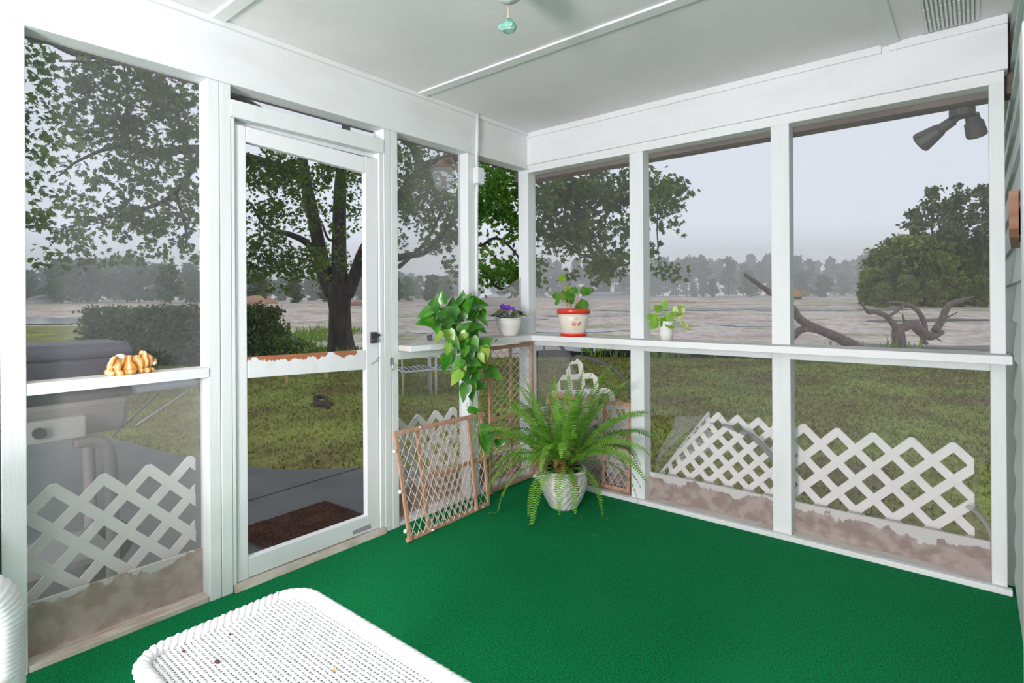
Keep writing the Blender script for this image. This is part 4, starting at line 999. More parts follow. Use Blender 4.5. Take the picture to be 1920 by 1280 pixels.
limb(mt, [(628, 552, bdp), (608, 510, bdp), (596, 450, bdp-.1), (584, 390, bdp-.3), (572, 330, bdp-.6), (560, 250, bdp-1)], [.27, .235, .19, .17, .15, .12])
limb(mt, [(640, 550, bdp), (636, 500, bdp), (636, 440, bdp+.1), (637, 380, bdp), (640, 320, bdp), (650, 230, bdp)], [.27, .23, .20, .19, .16, .12])
limb(mt, [(648, 552, bdp), (664, 520, bdp), (684, 470, bdp-.4), (722, 410, bdp-1.2), (760, 360, bdp-2), (795, 318, bdp-2.6), (850, 296, bdp-3.4), (930, 250, bdp-5)], [.25, .19, .19, .18, .18, .17, .13, .07])
limb(mt, [(594, 480, bdp), (575, 455, bdp-.4), (545, 440, bdp-1), (500, 425, bdp-1.6), (470, 380, bdp-2)], [.11, .10, .08, .06, .03])
limb(mt, [(640, 440, bdp), (618, 450, bdp-.2), (604, 420, bdp-.3)], [.05, .04, .03])
limb(mt, [(572, 330, bdp-.6), (480, 300, 13), (380, 280, 11), (290, 285, 9.6), (220, 275, 9), (150, 300, 8.6), (110, 330, 8.3)], [.13, .11, .09, .06, .035, .02, .01])
limb(mt, [(560, 250, bdp-1), (440, 180, 12), (330, 120, 10), (240, 108, 9), (150, 102, 8.4), (95, 78, 7.8), (60, 60, 7.4)], [.12, .10, .09, .07, .05, .045, .03])
limb(mt, [(240, 108, 9), (215, 120, 8.8), (150, 115, 8.2), (110, 115, 8)], [.05, .03, .02, .01])
limb(mt, [(380, 280, 11), (330, 360, 9.6), (260, 395, 9), (190, 410, 8.8), (110, 430, 8.4)], [.06, .04, .03, .018, .008])
limb(mt, [(330, 360, 9.6), (350, 440, 9.4), (340, 480, 9.3)], [.03, .02, .01])
limb(mt, [(232, 120, 8.8), (238, 170, 8.8), (240, 230, 8.8), (243, 260, 8.8)], [.012, .01, .008, .005], 'hanging_twig')
limb(mt, [(795, 318, bdp-2.6), (780, 290, bdp-3), (765, 250, bdp-3.4)], [.13, .10, .08])
limb(mt, [(722, 490, 12.5), (760, 480, 11.5), (800, 470, 11), (845, 420, 10.6), (862, 350, 10.4), (880, 320, 10.2)], [.09, .07, .06, .05, .04, .03])
limb(mt, [(748, 500, 11.5), (775, 478, 11.2)], [.05, .03]); limb(mt, [(775, 478, 11), (800, 450, 10.8), (825, 400, 10.6), (838, 340, 10.6)], [.04, .03, .025, .015])
limb(mt, [(800, 330, 11.4), (850, 420, 9.4), (893, 460, 8.6), (925, 447, 8.6), (948, 455, 8.6), (980, 490, 8.6)], [.05, .03, .022, .022, .02, .012])
limb(mt, [(945, 452, 8.6), (952, 440, 8.6), (965, 430, 8.6)], [.015, .012, .008]); limb(mt, [(900, 455, 8.6), (936, 490, 8.6), (940, 500, 8.6)], [.016, .012, .006])
limb(mt, [(898, 500, 8.7), (918, 520, 8.7), (928, 535, 8.7), (945, 542, 8.7), (965, 530, 8.7)], [.02, .025, .025, .02, .012])
limb(mt, [(930, 250, bdp-5), (1000, 290, 9.4), (1080, 340, 9), (1150, 370, 9), (1225, 400, 9)], [.07, .06, .045, .03, .012])
limb(mt, [(1020, 390, 9), (1040, 430, 9), (1075, 470, 9), (1130, 490, 9)], [.03, .025, .02, .01]); limb(mt, [(1240, 340, 9), (1232, 420, 9), (1236, 495, 9)], [.014, .01, .005])

def shrub(name, label, clusters, size, per, tw, m, cat='bush', loc=None, tmpl=OVAL, stems=None):
    t = thing(name, label, cat, loc)
    p = twig_points(clusters, per, tw)
    np_mesh('foliage', leaves(tmpl, p, rng.uniform(size*.7, size*1.2, len(p)), rand_frames(len(p), .5)), len(tmpl), m, t)['kind'] = 'stuff'
    return t
M_hedge = leaf_mat('hedge_leaf', (.05, .10, .018), (.12, .19, .035), .15, .6, 2)
M_azal = leaf_mat('azalea_leaf', (.10, .20, .022), (.22, .34, .055), .25, .5, 2)
# clipped hedge: a box of foliage, flat top
ha, hb = gp(150, 14.0), gp(455, 12.6); dirh = (hb-ha)/np.linalg.norm(hb-ha); nrmh = np.cross(dirh, (0, 0, 1))
hn = 15000; u = rng.random(hn); v = rng.random(hn); s_ = rng.random(hn)
side = rng.integers(0, 4, hn); dep = 1.25; hgt = 1.32
uu = u.copy(); vv = v*hgt; ww = s_*dep
vv[side == 0] = hgt-np.abs(rng.normal(size=(side == 0).sum()))*.06; ww[side == 1] = np.abs(rng.normal(size=(side == 1).sum()))*.07
uu[side == 2] = np.where(rng.random((side == 2).sum()) < .5, 0, 1.0)+rng.normal(size=(side == 2).sum())*.02; ww[side == 3] = np.abs(rng.normal(size=(side == 3).sum()))*.15
vv += rng.normal(size=hn)*.035+.06*np.sin(uu*22)+.04*np.sin(uu*51)*(vv > 1); vv = np.maximum(vv, .02)
hp = ha+(hb-ha)*uu[:, None]+nrmh*(-ww[:, None])*1.0+np.array([0, 0, 1.0])*vv[:, None]+rng.normal(size=(hn, 3))*.03
hd = thing('hedge', 'dark clipped hedge block on the lawn left of the door', 'hedge', (ha+hb)/2)
np_mesh('foliage', leaves(OVAL, hp, rng.uniform(.06, .13, hn), rand_frames(hn, .4)), 6, M_hedge, hd)['kind'] = 'stuff'
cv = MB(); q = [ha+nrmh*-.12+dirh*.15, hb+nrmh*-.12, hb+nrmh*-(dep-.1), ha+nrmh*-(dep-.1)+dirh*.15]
cv.hexa([p+np.array([0, 0, .02]) for p in q]+[p+np.array([0, 0, hgt-.14]) for p in q]); cv.build('dark_core_box', mat('hedge_core', (.02, .022, .012), .95), hd)  # one solid near-black box filling the hedge behind its leaves
az_b = gp(508, 13.6)
shrub('azalea_bush', 'loose green bush beside the hedge seen through the door', [(az_b+np.array(o_), r_, n_) for o_, r_, n_ in (((0, 0, .55), (.55, .5, .5), 150), ((.5, .3, .40), (.5, .4, .35), 90), ((-.3, -.1, .8), (.4, .4, .35), 60), ((.85, .5, .3), (.4, .3, .25), 40))],
      .085, 11, .25, M_azal, loc=az_b)
dk = gp(462, 13.2)
shrub('evergreen_shrub', 'dark rounded evergreen shrub between hedge and loose bush', [(dk+np.array([0, 0, .6]), (.45, .45, .65), 150)], .08, 11, .2, M_hedge, loc=dk)
for k, (px, d, h) in enumerate(((540, 16, 1.0), (553, 17.5, .6))):
    b0 = gp(px, d); MB()
    o = MB().tube([b0, b0+np.array([.02, 0, h])], .05, 8).build('fence_post', mat('grey_post', (.22, .23, .2), .8)); tag(o, ('taller' if k == 0 else 'shorter')+' grey wooden stub post right of the loose bush', 'post')

# trees far away: a few shapes, copied
M_pine = leaf_mat('pine_needles', (.085, .13, .045), (.17, .21, .075), .1, .7, .6)
M_broad = leaf_mat('far_leaf', (.07, .13, .035), (.14, .21, .06), .1, .7, .4)
M_mixed = leaf_mat('thicket_leaf', (.15, .20, .03), (.30, .35, .065), .15, .7, .3)
M_trunkf = mat('pine_bark', (.09, .07, .06), .9)
def pine_proto(h, nclump, leaf, seed, base=.42, wide=.16, name='pine_tree'):
    random.seed(seed); t = thing(name, None, None, (0, 0, 0))
    MB().tube([(0, 0, -.3), (.02*h*.1, 0, h*.5), (0, 0, h*.97)], [h*.011, h*.008, h*.002], 7).build('trunk', M_trunkf, t, smooth=True)
    cl_ = []
    for k in range(nclump):
        f_ = base+(1-base)*(k+.5)/nclump; rad = wide*h*(1-((f_-base)/(1-base))**1.6)*R(.3, 1.0)+.02*h; a = R(0, 6.28)
        cl_.append(((rad*math.cos(a), rad*math.sin(a), f_*h+R(-.02, .02)*h), (.075*h*R(.6, 1.1), .075*h, .035*h*R(.6, 1.2)), 7))
    p = twig_points(cl_, 8, .04*h)
    np_mesh('crown', leaves(TUFT, p, rng.uniform(leaf*.7, leaf*1.3, len(p)), rand_frames(len(p), .3)), 5, M_pine, t)['kind'] = 'stuff'
    return t
def broad_proto(h, n, leaf, seed, m=None, name='broadleaf_tree', low=.12, w=.34):
    random.seed(seed); t = thing(name, None, None, (0, 0, 0))
    MB().tube([(0, 0, -.3), (0, .01*h, h*.4), (.02*h, 0, h*.8)], [h*.02, h*.014, h*.004], 7).build('trunk', M_trunkf, t, smooth=True)
    cl_ = []
    for k in range(n):
        f_ = R(low, .95); rad = w*h*math.sin(min(1, (f_-low+.12)/(1.0-low))*math.pi*.92)**.7*R(.15, 1); a = R(0, 6.28)
        cl_.append(((rad*math.cos(a), rad*math.sin(a), f_*h), (.11*h, .11*h, .07*h), 8))
    p = twig_points(cl_, 8, .05*h)
    np_mesh('crown', leaves(OVAL, p, rng.uniform(leaf*.7, leaf*1.3, len(p)), rand_frames(len(p), .4)), 6, m or M_broad, t)['kind'] = 'stuff'
    return t
used_p = set()
def place(proto, px, d, h, h0, label, group=None, cat='tree'):
    if proto.name not in used_p: o = proto; used_p.add(proto.name)
    else: o = copy_tree(proto)
    g = gp(px, d); o.location = g; s = h/h0; o.scale = (s*R(.9, 1.15), s*R(.9, 1.15), s); o.rotation_euler = (0, 0, R(0, 6.28))
    tag(o, label, cat, group); return o
PINES = [pine_proto(11, 26, .62, 11), pine_proto(11, 30, .6, 12, .35, .17), pine_proto(11, 22, .66, 13, .5, .2)]
BROADS = [broad_proto(10, 44, .75, 21), broad_proto(10, 40, .8, 22, w=.4), broad_proto(10, 46, .75, 23, low=.05)]
random.seed(5)
def top_h(py, d, px): return (562.5-.006*(px-960)-py)/FPX*d+1.25-gz(d)
for px, py in ((1012, 492), (1028, 484), (1045, 490), (1062, 500), (1082, 486), (1100, 492), (1118, 500), (1136, 488), (1155, 494), (1172, 498), (1196, 490), (1216, 500), (1228, 488), (1243, 486), (1258, 496), (1272, 486), (1288, 482), (1303, 486),
               (1318, 482), (1334, 490), (1350, 486), (1366, 485), (1380, 490), (1395, 496), (1409, 481), (1425, 490), (1441, 478), (1458, 484), (1475, 486), (1492, 480), (1505, 492), (1517, 487), (1534, 492), (1557, 485), (1572, 494), (1585, 487), (1600, 490), (1616, 480), (1634, 470), (1652, 474)):
    d = R(118, 146); place(random.choice(PINES), px, d, top_h(py+R(-3, 3), d, px), 11, 'tall slender hazy pine in the far treeline across the field', 'hazy pines of the far treeline')
for k in range(34):
    px = 1000+k*20+R(-6, 6); d = R(112, 150); place(random.choice(BROADS), px, d, top_h(R(505, 530), d, px), 10, 'low hazy leafy tree under the far pines', 'leafy understorey of the far treeline')
for k in range(46):
    px = -330+k*26+R(-10, 10); py = np.interp(px, [-300, 40, 90, 150, 250, 300, 380, 500, 760, 900], [500, 512, 500, 488, 488, 496, 505, 515, 520, 515])+R(-9, 3)
    d = R(88, 112); place(random.choice(BROADS), px, d, top_h(py, d, px), 10, 'hazy rounded tree in the treeline left of the porch corner', 'hazy trees of the left treeline')
for k in range(26):
    px = 20+k*38+R(-10, 10); d = R(128, 150); place(random.choice(BROADS), px, d, top_h(R(500, 520), d, px), 10, 'hazy rounded tree in the treeline left of the porch corner', 'hazy trees of the left treeline')
# nearer stand of trees on the right
GP = [pine_proto(15, 26, .42, 31, .30, .17), pine_proto(15, 22, .42, 32, .42, .19)]; GB = [broad_proto(8, 60, .42, 41, M_mixed, 'thicket_tree', .03, .42), broad_proto(8, 60, .42, 42, M_mixed, 'thicket_tree', .03, .36)]
random.seed(9)
for px, py, d in ((1748, 352, 60), (1803, 352, 62), (1842, 348, 58), (1716, 392, 66), (1775, 380, 66), (1880, 345, 60), (1925, 360, 62)):
    place(random.choice(GP), px, d, top_h(py, d, px), 15, 'tall pine rising above the thicket at the right end of the field', 'tall pines over the right thicket')
for px, py, d in ((1640, 500, 58), (1626, 512, 60), (1668, 446, 62), (1690, 440, 60), (1712, 440, 58), (1738, 440, 60), (1762, 470, 56), (1790, 440, 62), (1820, 450, 60), (1845, 440, 62), (1700, 515, 54), (1750, 525, 54), (1800, 520, 54), (1840, 515, 54), (1655, 530, 54), (1900, 440, 60)):
    place(random.choice(GB), px, d, top_h(py, d, px), 8, 'bushy olive green tree of the thicket at the right end of the field', 'bushy trees of the right thicket')

# dead wood in the flooded strip
M_drift = mat('dead_wood', (.13, .095, .08), .9, (.21, .16, .14), 6, .35, .65, bump=.6, bscale=20, stretch=(2, 2, 1))
lg = thing('fallen_log', 'long bare fallen trunk slanting up behind the middle post', 'log', gp(1610, 19.5))
def dead(par, pts, radii, nm, d=19.5, n=9): P = spline([at(x, y, d+(pt[0] if pt else 0)) for x, y, *pt in pts], 5); return MB().tube(P, lerp_r(radii, len(P)), n).build(nm, M_drift, par, smooth=True)
dead(lg, [(1622, 662), (1600, 648), (1570, 632), (1530, 615), (1500, 598), (1480, 572), (1440, 545), (1396, 514)], [.22, .20, .17, .15, .14, .13, .10, .06], 'trunk')
dead(lg, [(1552, 624), (1520, 616), (1500, 619), (1490, 630), (1482, 640)], [.13, .12, .13, .10, .05], 'stub_branch')
sn = thing('uprooted_stump', 'twisted dead stump with crooked branches right of the fallen log', 'stump', gp(1690, 19.2))
dead(sn, [(1690, 668), (1686, 640), (1684, 622), (1692, 612)], [.20, .21, .20, .16], 'trunk', 19.2)
dead(sn, [(1686, 622), (1672, 604), (1658, 590), (1640, 585), (1628, 585), (1615, 568)], [.15, .10, .09, .08, .07, .03], 'branch', 19.2)
dead(sn, [(1666, 594), (1682, 582), (1694, 570), (1680, 566), (1664, 566)], [.05, .06, .06, .04, .02], 'branch', 19.2)
dead(sn, [(1692, 614), (1712, 608), (1728, 622), (1745, 630), (1768, 622)], [.15, .17, .17, .15, .08], 'root_crown', 19.2)
dead(sn, [(1734, 620), (1732, 604), (1722, 584), (1704, 572), (1692, 570)], [.10, .085, .08, .07, .05], 'branch', 19.2)
dead(sn, [(1752, 622), (1766, 600), (1776, 576), (1795, 564), (1826, 556)], [.13, .115, .11, .07, .02], 'branch', 19.2)
dead(sn, [(1772, 598), (1786, 590), (1798, 584)], [.03, .025, .012], 'branch', 19.2); dead(sn, [(1782, 572), (1800, 566), (1822, 562)], [.04, .03, .012], 'branch', 19.2)
dead(sn, [(1700, 608), (1694, 598), (1692, 588)], [.05, .04, .02], 'branch', 19.2); dead(sn, [(1730, 630), (1732, 640), (1738, 644)], [.10, .09, .06], 'root', 19.2); dead(sn, [(1750, 630), (1766, 640)], [.04, .015], 'root', 19.2)
tuft(1686, 19.1, .55, 40, 'green weeds growing through the twisted dead stump', spread=.6); tuft(1590, 20, .35, 30, 'thin weeds behind the fallen log', spread=.8)
# mounds, clay, machine, pale house
def mound(px, d, w, h, label, col):
    g = gp(px, d); mb = MB(); mb.ball((g[0], g[1], g[2]), (w, w*.8, h), 18, 10); 
    mb.v = [(x+.06*w*math.sin(5*x+3*z), y, z+.08*h*math.sin(7*x)) for x, y, z in mb.v]
    return tag(mb.build('dirt_mound', mat('clay_'+str(px), col, .9, tuple(c*.8 for c in col), 1.2, .4, .6), smooth=True, loc=g), label, 'mound')
mound(483, 84, 3.4, 1.2, 'orange tan dirt mound at the far edge of the field', (.50, .30, .20)); mound(668, 70, 1.8, .5, 'low reddish dirt heap right of the maple trunk', (.36, .20, .13))
mound(1410, 21.5, .38, .14, 'small orange clay clump by the flooded strip', (.75, .33, .12)); mound(1262, 75, 3.2, .35, 'low tan sand heap in the field beyond the small plant', (.55, .38, .27))
g = gp(1491, 92); em = thing('excavator', 'tiny yellow digger parked before the far treeline', 'machine', g)
M_yell = mat('machine_yellow', (.62, .36, .05), .5)
MB().box(g[0]-.8, g[0]+.8, g[1]-.5, g[1]+.5, g[2]+.45, g[2]+1.0).box(g[0]-.2, g[0]+.5, g[1]-.4, g[1]+.4, g[2]+1.0, g[2]+1.5).build('body', M_yell, em, bevel=.05)
MB().box(g[0]-.9, g[0]+.9, g[1]-.6, g[1]+.6, g[2], g[2]+.45).build('tracks', M_dark, em, bevel=.1)
MB().tube([g+np.array([.6, 0, .9]), g+np.array([1.3, 0, 1.5]), g+np.array([1.9, 0, .5])], .1, 6).build('boom', M_yell, em)
for px, d, lab in ((80, 98, 'pale low house before the left treeline'), (1135, 108, 'tiny pale house between the far pines')):
    g = gp(px, d); hs = thing('house', lab, 'house', g)
    MB().box(g[0]-4, g[0]+4, g[1]-2, g[1]+2, g[2]-.2, g[2]+.8).build('walls', mat('pale_wall', (.6, .6, .62), .8), hs)
    MB().add([(g[0]-4.3, g[1]-2.3, g[2]+.8), (g[0]+4.3, g[1]-2.3, g[2]+.8), (g[0]+4.3, g[1]+2.3, g[2]+.8), (g[0]-4.3, g[1]+2.3, g[2]+.8), (g[0]-4.3, g[1], g[2]+1.4), (g[0]+4.3, g[1], g[2]+1.4)],
             [(0, 1, 5, 4), (2, 3, 4, 5), (0, 4, 3), (1, 2, 5), (3, 2, 1, 0)]).build('roof', mat('grey_roof', (.3, .3, .33), .8), hs)

# ------------------------------------------------------------------ white lattice panels outside
M_lat = mat('white_vinyl_lattice', (.90, .87, .85), .45, (.84, .80, .77), 5, .5, .8)
def clip_poly(P, a, b, c, d):
    for ax_, lim, sg in ((0, a, 1), (0, b, -1), (1, c, 1), (1, d, -1)):
        out = []
        for i in range(len(P)):
            p, q = P[i-1], P[i]; ip = (p[ax_]-lim)*sg >= 0; iq = (q[ax_]-lim)*sg >= 0
            if ip != iq: t = (lim-p[ax_])/(q[ax_]-p[ax_]); out.append((p[0]+(q[0]-p[0])*t, p[1]+(q[1]-p[1])*t))
            if iq: out.append(q)
        P = out
        if not P: return P
    return P
def lattice(label, u0, u1, vtop, vbot, fmap, p=.156, hw=.0195, phase=0.0, seg=1, zmin=None):
    """u along the panel, v measured down from the top row of crossings"""
    mb = MB(); k0 = int((u0-vbot-phase)/p)-2; k1 = int((u1+vbot-phase)/p)+3
    for fam in (1, -1):
        for k in range(k0, k1):
            e0, e1 = -hw, (vbot+.1)*math.sqrt(2); n = int((e1-e0)/.05) if seg > 1 else 1; r2 = math.sqrt(.5)
            d_ = (fam*r2, r2); n_ = (hw*r2, -fam*hw*r2); c_ = phase+k*p
            for i in range(n):
                ta, tb = e0+(e1-e0)*i/n, e0+(e1-e0)*(i+1)/n
                P = [(c_+d_[0]*t_+n_[0]*s_, d_[1]*t_+n_[1]*s_) for t_, s_ in ((ta, -1), (ta, 1), (tb, 1), (tb, -1))]
                P = clip_poly(P, u0, u1, vtop, vbot)
                if len(P) < 3: continue
                o = .0035*fam
                A = [fmap(u, v, o-.003) for u, v in P]; B = [fmap(u, v, o+.003) for u, v in P]
                if zmin is not None and min(a[2] for a in A) < zmin: continue
                m_ = len(P); mb.add(A+B, [tuple(range(m_))[::-1], tuple(range(m_, 2*m_))]+[(q, (q+1) % m_, m_+(q+1) % m_, m_+q) for q in range(m_)])
    o = mb.build('lattice_panel', M_lat, fix=True); return tag(o, label, 'lattice')
yk = onx(195, 897, -.15)
lattice('white lattice panel outside the window left of the door', -3.05, -2.17, -.018, .66, lambda u, v, o: (-.15+o, u, .568-v), p=.1545, phase=-2.499)
a_, b_, c_ = onx(784.5, 779, -.15), onx(817, 771, -.15), onx(850, 763, -.15)
lattice('white lattice panel outside the narrow window right of the door', -1.22, -.58, -.018, .66, lambda u, v, o: (-.15+o, u, a_[2]-.01-v), p=(c_[1]-a_[1])/2, phase=b_[1])
yb = .17; pk = [ony(x, y, yb) for x, y in ((1512, 798), (1567, 808), (1635, 818), (1709.5, 828), (1784, 838))]
pb = (pk[4][0]-pk[1][0])/3; ue = ony(1827, 900, yb)[0]
lattice('white lattice panel outside the wide window by the house siding', 1.63, ue, -.018, .70, lambda u, v, o: (u, yb+o, .556-v), p=pb, phase=pk[3][0])
# curled panel behind the middle opening
fa, fb = np.array([.99, .10]), np.array([1.30, .52]); fd = (fb-fa)/np.linalg.norm(fb-fa); fn = np.array([-fd[1], fd[0]]); Rc = .11
zt2 = ony(1383, 782, .19)[2]
def curl(u, v, o):
    q = np.array([u, zt2-.005-v]); s = (q-fa)@fn
    if s <= 0: return (q[0], .19+o, q[1])
    t = s/Rc; b0 = q-fn*s; rr = Rc-o
    return (b0[0]+fn[0]*rr*math.sin(t), .19+Rc-rr*math.cos(t), b0[1]+fn[1]*rr*math.sin(t))
lattice('curled white lattice panel with a bent corner outside the middle opening', .80, 1.60, -.018, .62, curl, p=.115, hw=.0165, phase=ony(1383, 782, .19)[0], seg=2)
ob = ony(1078, 668, .24); ud = np.array([.80, 0, -.60]); vd = np.array([-.60, 0, -.80])
lattice('tilted white lattice panel behind the fern outside the first opening', 0, .62, .0, .62, lambda u, v, o: tuple(ob+ud*u+vd*v+np.array([0, o, 0])), p=.156, phase=.05, zmin=-.19)
lattice('lower white lattice panel behind the wooden gate beside the fern', .1, .86, -.018, .60, lambda u, v, o: (u, .15+o, .43-v), p=.156, phase=.2)

# ------------------------------------------------------------------ things in the yard
mp_ = [onz(x, y, -.13) for x, y in ((466, 985), (612, 940), (690, 962), (640, 1000), (466, 1075))]
ma = thing('door_mat', 'rusty brown coir mat on the patio outside the door', 'mat', (-.62, -1.55, -.148))
cA, cB, cD = onz(440, 995, -.13), onz(610, 940, -.13), onz(700, 972, -.13)
cC = cA+(cD-cB)
MB().slab([np.array([*q[:2], -.147]) for q in (cA, cB, cD, cC)], (0, 0, .022)).build('mat_base', mat('coir', (.075, .022, .012), .95, (.14, .05, .028), 9, .35, .65, bump=1.0, bscale=140), ma, fix=True)
fz = []
for _ in range(9000):
    a, b = R(0, 1), R(0, 1); p = cA+(cB-cA)*a+(cC-cA)*b; t = R(0, 6.28); s = np.array([math.cos(t), math.sin(t), 0])*.002
    p = np.array([p[0], p[1], -.126]); fz += [p-s, p+s, p+np.array([R(-.006, .006), R(-.006, .006), R(.006, .014)])]
np_mesh('coir_pile', np.array(fz), 3, MATS['coir'], ma)['kind'] = 'stuff'
for (px, py), lab in (((537, 718), 'left of two pale wooden stakes in the grass beyond the door'), ((612, 711), 'right of two pale wooden stakes in the grass beyond the door')):
    p = onz(px, py, -.21); tag(MB().box(p[0]-.02, p[0]+.02, p[1]-.02, p[1]+.02, -.23, .10).build('wooden_stake', mat('raw_pine', (.58, .38, .18), .7)), lab, 'stake')
tag(MB().tube(spline([onz(600, 755, -.2), onz(590, 745, -.15), onz(610, 745, -.14), onz(615, 765, -.2)], 4), .03, 6).ball(onz(605, 757, -.2), (.2, .16, .04), 10, 6).build('dead_leaf_clump', mat('dead_leaves', (.06, .04, .03), .9)), 'dark clump of dead leaves in the grass beyond the door', 'leaves')
# gas grill
M_gdark = mat('grill_charcoal', (.045, .045, .055), .35, (.06, .06, .07), 40, .5, .7); M_ggrey = mat('grill_grey', (.24, .23, .23), .5); M_gpan = mat('grill_panel', (.36, .36, .35), .45)
gx0, gy1 = -.72, -2.235; gl = thing('gas_grill', 'charcoal gas grill on the patio outside the left window', 'grill', (gx0-.25, -2.75, -.148))
lid = [(gx0, .80), (gx0+.012, .97), (gx0, 1.03), (gx0-.05, 1.058), (gx0-.40, 1.058), (gx0-.48, 1.0), (gx0-.50, .80)]
lido = MB().slab([(x, gy1, z) for x, z in lid], (0, -1.05, 0)).build('lid', M_gdark, gl, bevel=.012, fix=True)
MB().slab([(gx0+.004, gy1-.01, .985), (gx0+.03, gy1-.01, 1.0), (gx0+.03, gy1-.01, 1.02), (gx0, gy1-.01, 1.04)], (0, -1.03, 0)).build('lid_lip', M_gdark, lido, bevel=.006, fix=True)
MB().slab([(gx0, gy1+.0, .80), (gx0-.5, gy1, .80), (gx0-.42, gy1, .62), (gx0-.08, gy1, .62)], (0, -1.05, 0)).build('firebox', M_ggrey, gl, bevel=.03, fix=True)
cpo = MB().box(gx0-.02, gx0+.035, -3.25, -2.43, .635, .735).build('control_panel', M_gpan, gl, bevel=.008)
for ky in (-2.6, -2.85, -3.1): MB().tube([(gx0+.03, ky, .685), (gx0+.06, ky, .685)], .024, 14).build('knob', M_dark, cpo)
M_shelf = mat('clear_grey_plastic', (.42, .45, .52), .25, alpha=.7)
sso = MB().slab([(gx0-.02, gy1+.005, .80), (gx0-.02, gy1+.30, .80), (gx0-.07, gy1+.33, .80), (gx0-.33, gy1+.33, .80), (gx0-.38, gy1+.30, .80), (gx0-.38, gy1+.005, .80)], (0, 0, .028)).build('side_shelf', M_shelf, gl, bevel=.008, fix=True)
MB().tube([(gx0-.03, gy1+.30, .805), (gx0-.03, gy1+.02, .64)], .006, 6).tube([(gx0-.3, gy1+.27, .805), (gx0-.3, gy1+.0, .56)], .006, 6).build('shelf_brace', M_steel, sso)
for lx in (gx0-.06, gx0-.44):
    for ly in (gy1-.10, gy1-.95):
        MB().tube(spline([(lx, ly-.12 if ly > -2.6 else ly+.12, .60), (lx, ly-.02, .585), (lx, ly+.02, .50), (lx, ly+.03, .2), (lx, ly+.03, -.147)], 6), .028, 10).build('leg', M_ggrey, gl, smooth=True)
MB().box(gx0-.46, gx0-.04, gy1-1.0, gy1-.06, .02, .05).build('lower_shelf', M_ggrey, gl)
MB().tube([(gx0-.40, gy1-.02, -.02), (gx0-.36, gy1-.02, -.02)], .125, 20).build('wheel', M_dark, gl)
# patio chairs
M_cw = mat('white_tube', (.72, .73, .74), .4); M_strap = mat('black_strap', (.03, .035, .05), .5)
def pchair(label, loc, rz):
    t = thing('patio_chair', label, 'chair', loc); t.rotation_euler = (0, 0, 0)
    c_, s__ = math.cos(rz), math.sin(rz); X = lambda x, y, z: (loc[0]+c_*x-s__*y, loc[1]+s__*x+c_*y, loc[2]+z)
    for sx in (-.27, .27):
        MB().tube([X(sx, -.25, 0), X(sx, -.25, .60)], .014, 8).build('leg', M_cw, t, smooth=True); MB().tube([X(sx, .25, 0), X(sx, .27, .6), X(sx, .34, .92)], .014, 8).build('leg', M_cw, t, smooth=True)
        MB().tube(spline([X(sx, .28, .62), X(sx, 0, .63), X(sx, -.25, .60)], 4), .016, 8).build('arm', M_cw, t, smooth=True)
    MB().tube([X(-.27, -.25, .40), X(.27, -.25, .40)], .013, 8).tube([X(-.27, .26, .38), X(.27, .26, .38)], .013, 8).tube([X(-.27, -.25, .4), X(-.27, .26, .38)], .013, 8).tube([X(.27, -.25, .4), X(.27, .26, .38)], .013, 8).build('seat_frame', M_cw, t, smooth=True)
    MB().tube([X(-.27, .34, .92), X(.27, .34, .92)], .014, 8).build('back_frame', M_cw, t, smooth=True)
    a = MB(); b = MB()
    for k in range(7): x = -.24+k*.08; a.bar(X(x, -.26, .408), X(x, .26, .388), .070, .004); a.bar(X(x, .275, .62), X(x, .345, .93), .070, .004, (s__, -c_, .1))
    for k in range(7): y = -.22+k*.075; b.bar(X(-.28, y, .414-.004*k*.5), X(.28, y, .414-.004*k*.5), .014, .003)
    for k in range(4): f_ = .66+k*.075; y = .284+(f_-.62)*.22; b.bar(X(-.28, y-.006, f_), X(.28, y-.006, f_), .014, .003, (s__, -c_, .1))
    a.build('straps', M_strap, t)['label'] = 'black straps'; b.build('cross_straps', M_cw, t)['label'] = 'white cross straps'
    return t
ca_, cb_ = onz(775, 741, -.2), onz(830, 740, -.2)
pchair('black strapped white patio chair left in the grass beyond the narrow window', (ca_[0]-.1, ca_[1]+.15, -.205), math.radians(150))
pchair('black strapped white patio chair right, half hidden behind the pothos', (cb_[0]-.15, cb_[1]+.3, -.205), math.radians(128))
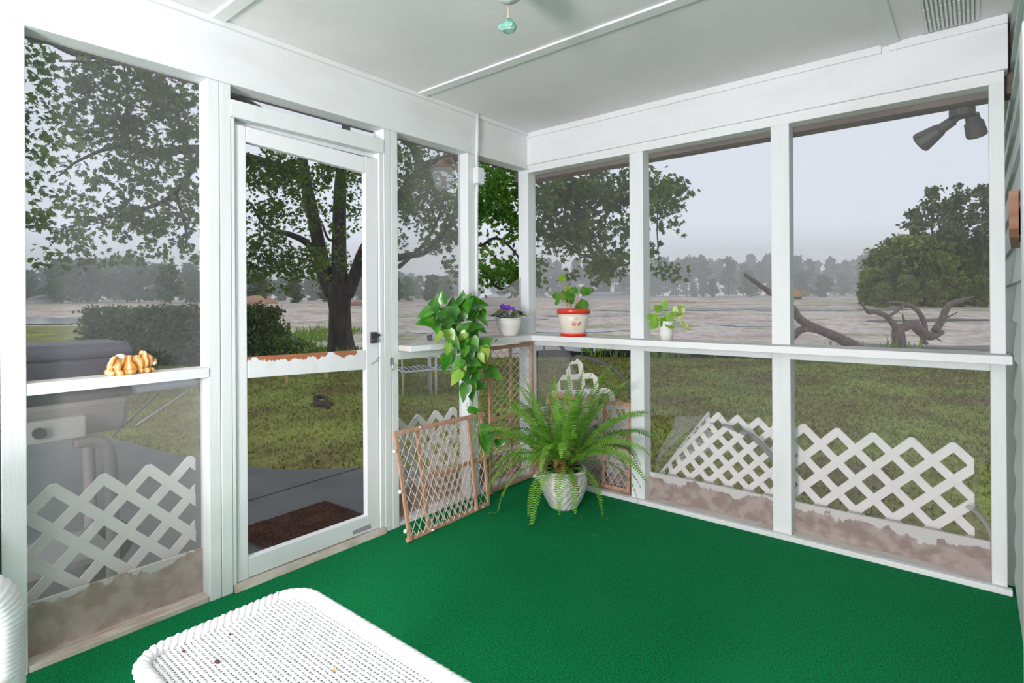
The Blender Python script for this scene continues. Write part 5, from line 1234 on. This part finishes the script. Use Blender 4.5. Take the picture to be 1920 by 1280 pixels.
# floodlights under the eave
M_fl = mat('flood_grey', (.10, .095, .09), .5)
ft = thing('flood_light', 'twin grey floodlights under the eave at the upper right', 'lamp', (2.42, .22, 2.10))
MB().tube([(2.42, .23, 2.140), (2.42, .23, 2.105)], .05, 16).build('base', M_fl, ft)
def flood(a, b, r0, r1, L):
    a = np.array(a); b = np.array(b); d = (b-a)/np.linalg.norm(b-a)
    return MB().tube([a, a+d*L*.35, a+d*L*.42, a+d*L, a+d*(L+.01)], [r0, r0*1.05, r0*1.35, r1, r1*.97], 20)
flood((2.385, .28, 2.105), (2.20, .36, 2.005), .024, .052, .15).build('lamp_head', M_fl, ft, smooth=False)
flood((2.455, .30, 2.125), (2.475, .36, 2.03), .028, .042, .10).build('lamp_head', M_fl, ft, smooth=False)
MB().tube([(2.42, .23, 2.12), (2.385, .28, 2.105)], .018, 10).build('arm', M_fl, ft); MB().tube([(2.42, .23, 2.12), (2.455, .30, 2.13)], .018, 10).build('arm', M_fl, ft)
# lantern outside by the corner
ln = thing('wall_lantern', 'copper and glass lantern hung outside beside the corner window', 'lamp', (-.10, -.60, 2.0))
lx, ly = -.21, -.63
MB().lathe((lx, ly, 2.12), [(0, .05), (.03, .045), (.05, .02), (.085, 0), (.08, -.006), (0, -.006)], 16).build('cap', mat('copper', (.30, .15, .08), .45), ln, smooth=True)
MB().lathe((lx, ly, 1.98), [(.05, 0), (.085, .13)], 6).build('glass', mat('lantern_glass', (.6, .62, .64), .1, alpha=.35), ln)
MB().tube([(-.0905, -.60, 2.06), (-.15, -.61, 2.18), (lx, ly, 2.17)], .009, 8).tube([(lx, ly, 2.0), (lx, ly, 2.06)], .018, 10).build('bracket', MATS['copper'], ln, smooth=True)

# ------------------------------------------------------------------ rain mist over the far field
ms = MB(); f0, f1, wd = 82.0, 160.0, 330.0
def fw(d, l, z): p = CAM+_w*d+_r*l; return (p[0], p[1], z)
ms.hexa([fw(f0, -wd, -1), fw(f0, wd, -1), fw(f1, wd, -1), fw(f1, -wd, -1), fw(f0, -wd, 13), fw(f0, wd, 13), fw(f1, wd, 15), fw(f1, -wd, 15)])
M_mist = bpy.data.materials.new('rain_mist'); M_mist.use_nodes = True; n = M_mist.node_tree.nodes
n.remove(n['Principled BSDF']); vsn = n.new('ShaderNodeVolumeScatter'); vsn.inputs['Density'].default_value = .012; vsn.inputs['Color'].default_value = (.93, .95, 1, 1)
M_mist.node_tree.links.new(vsn.outputs[0], n['Material Output'].inputs['Volume'])
mo = ms.build('mist', M_mist, None, fix=True); tag(mo, 'pale rain mist hanging over the far field and treeline', 'mist', kind='stuff')
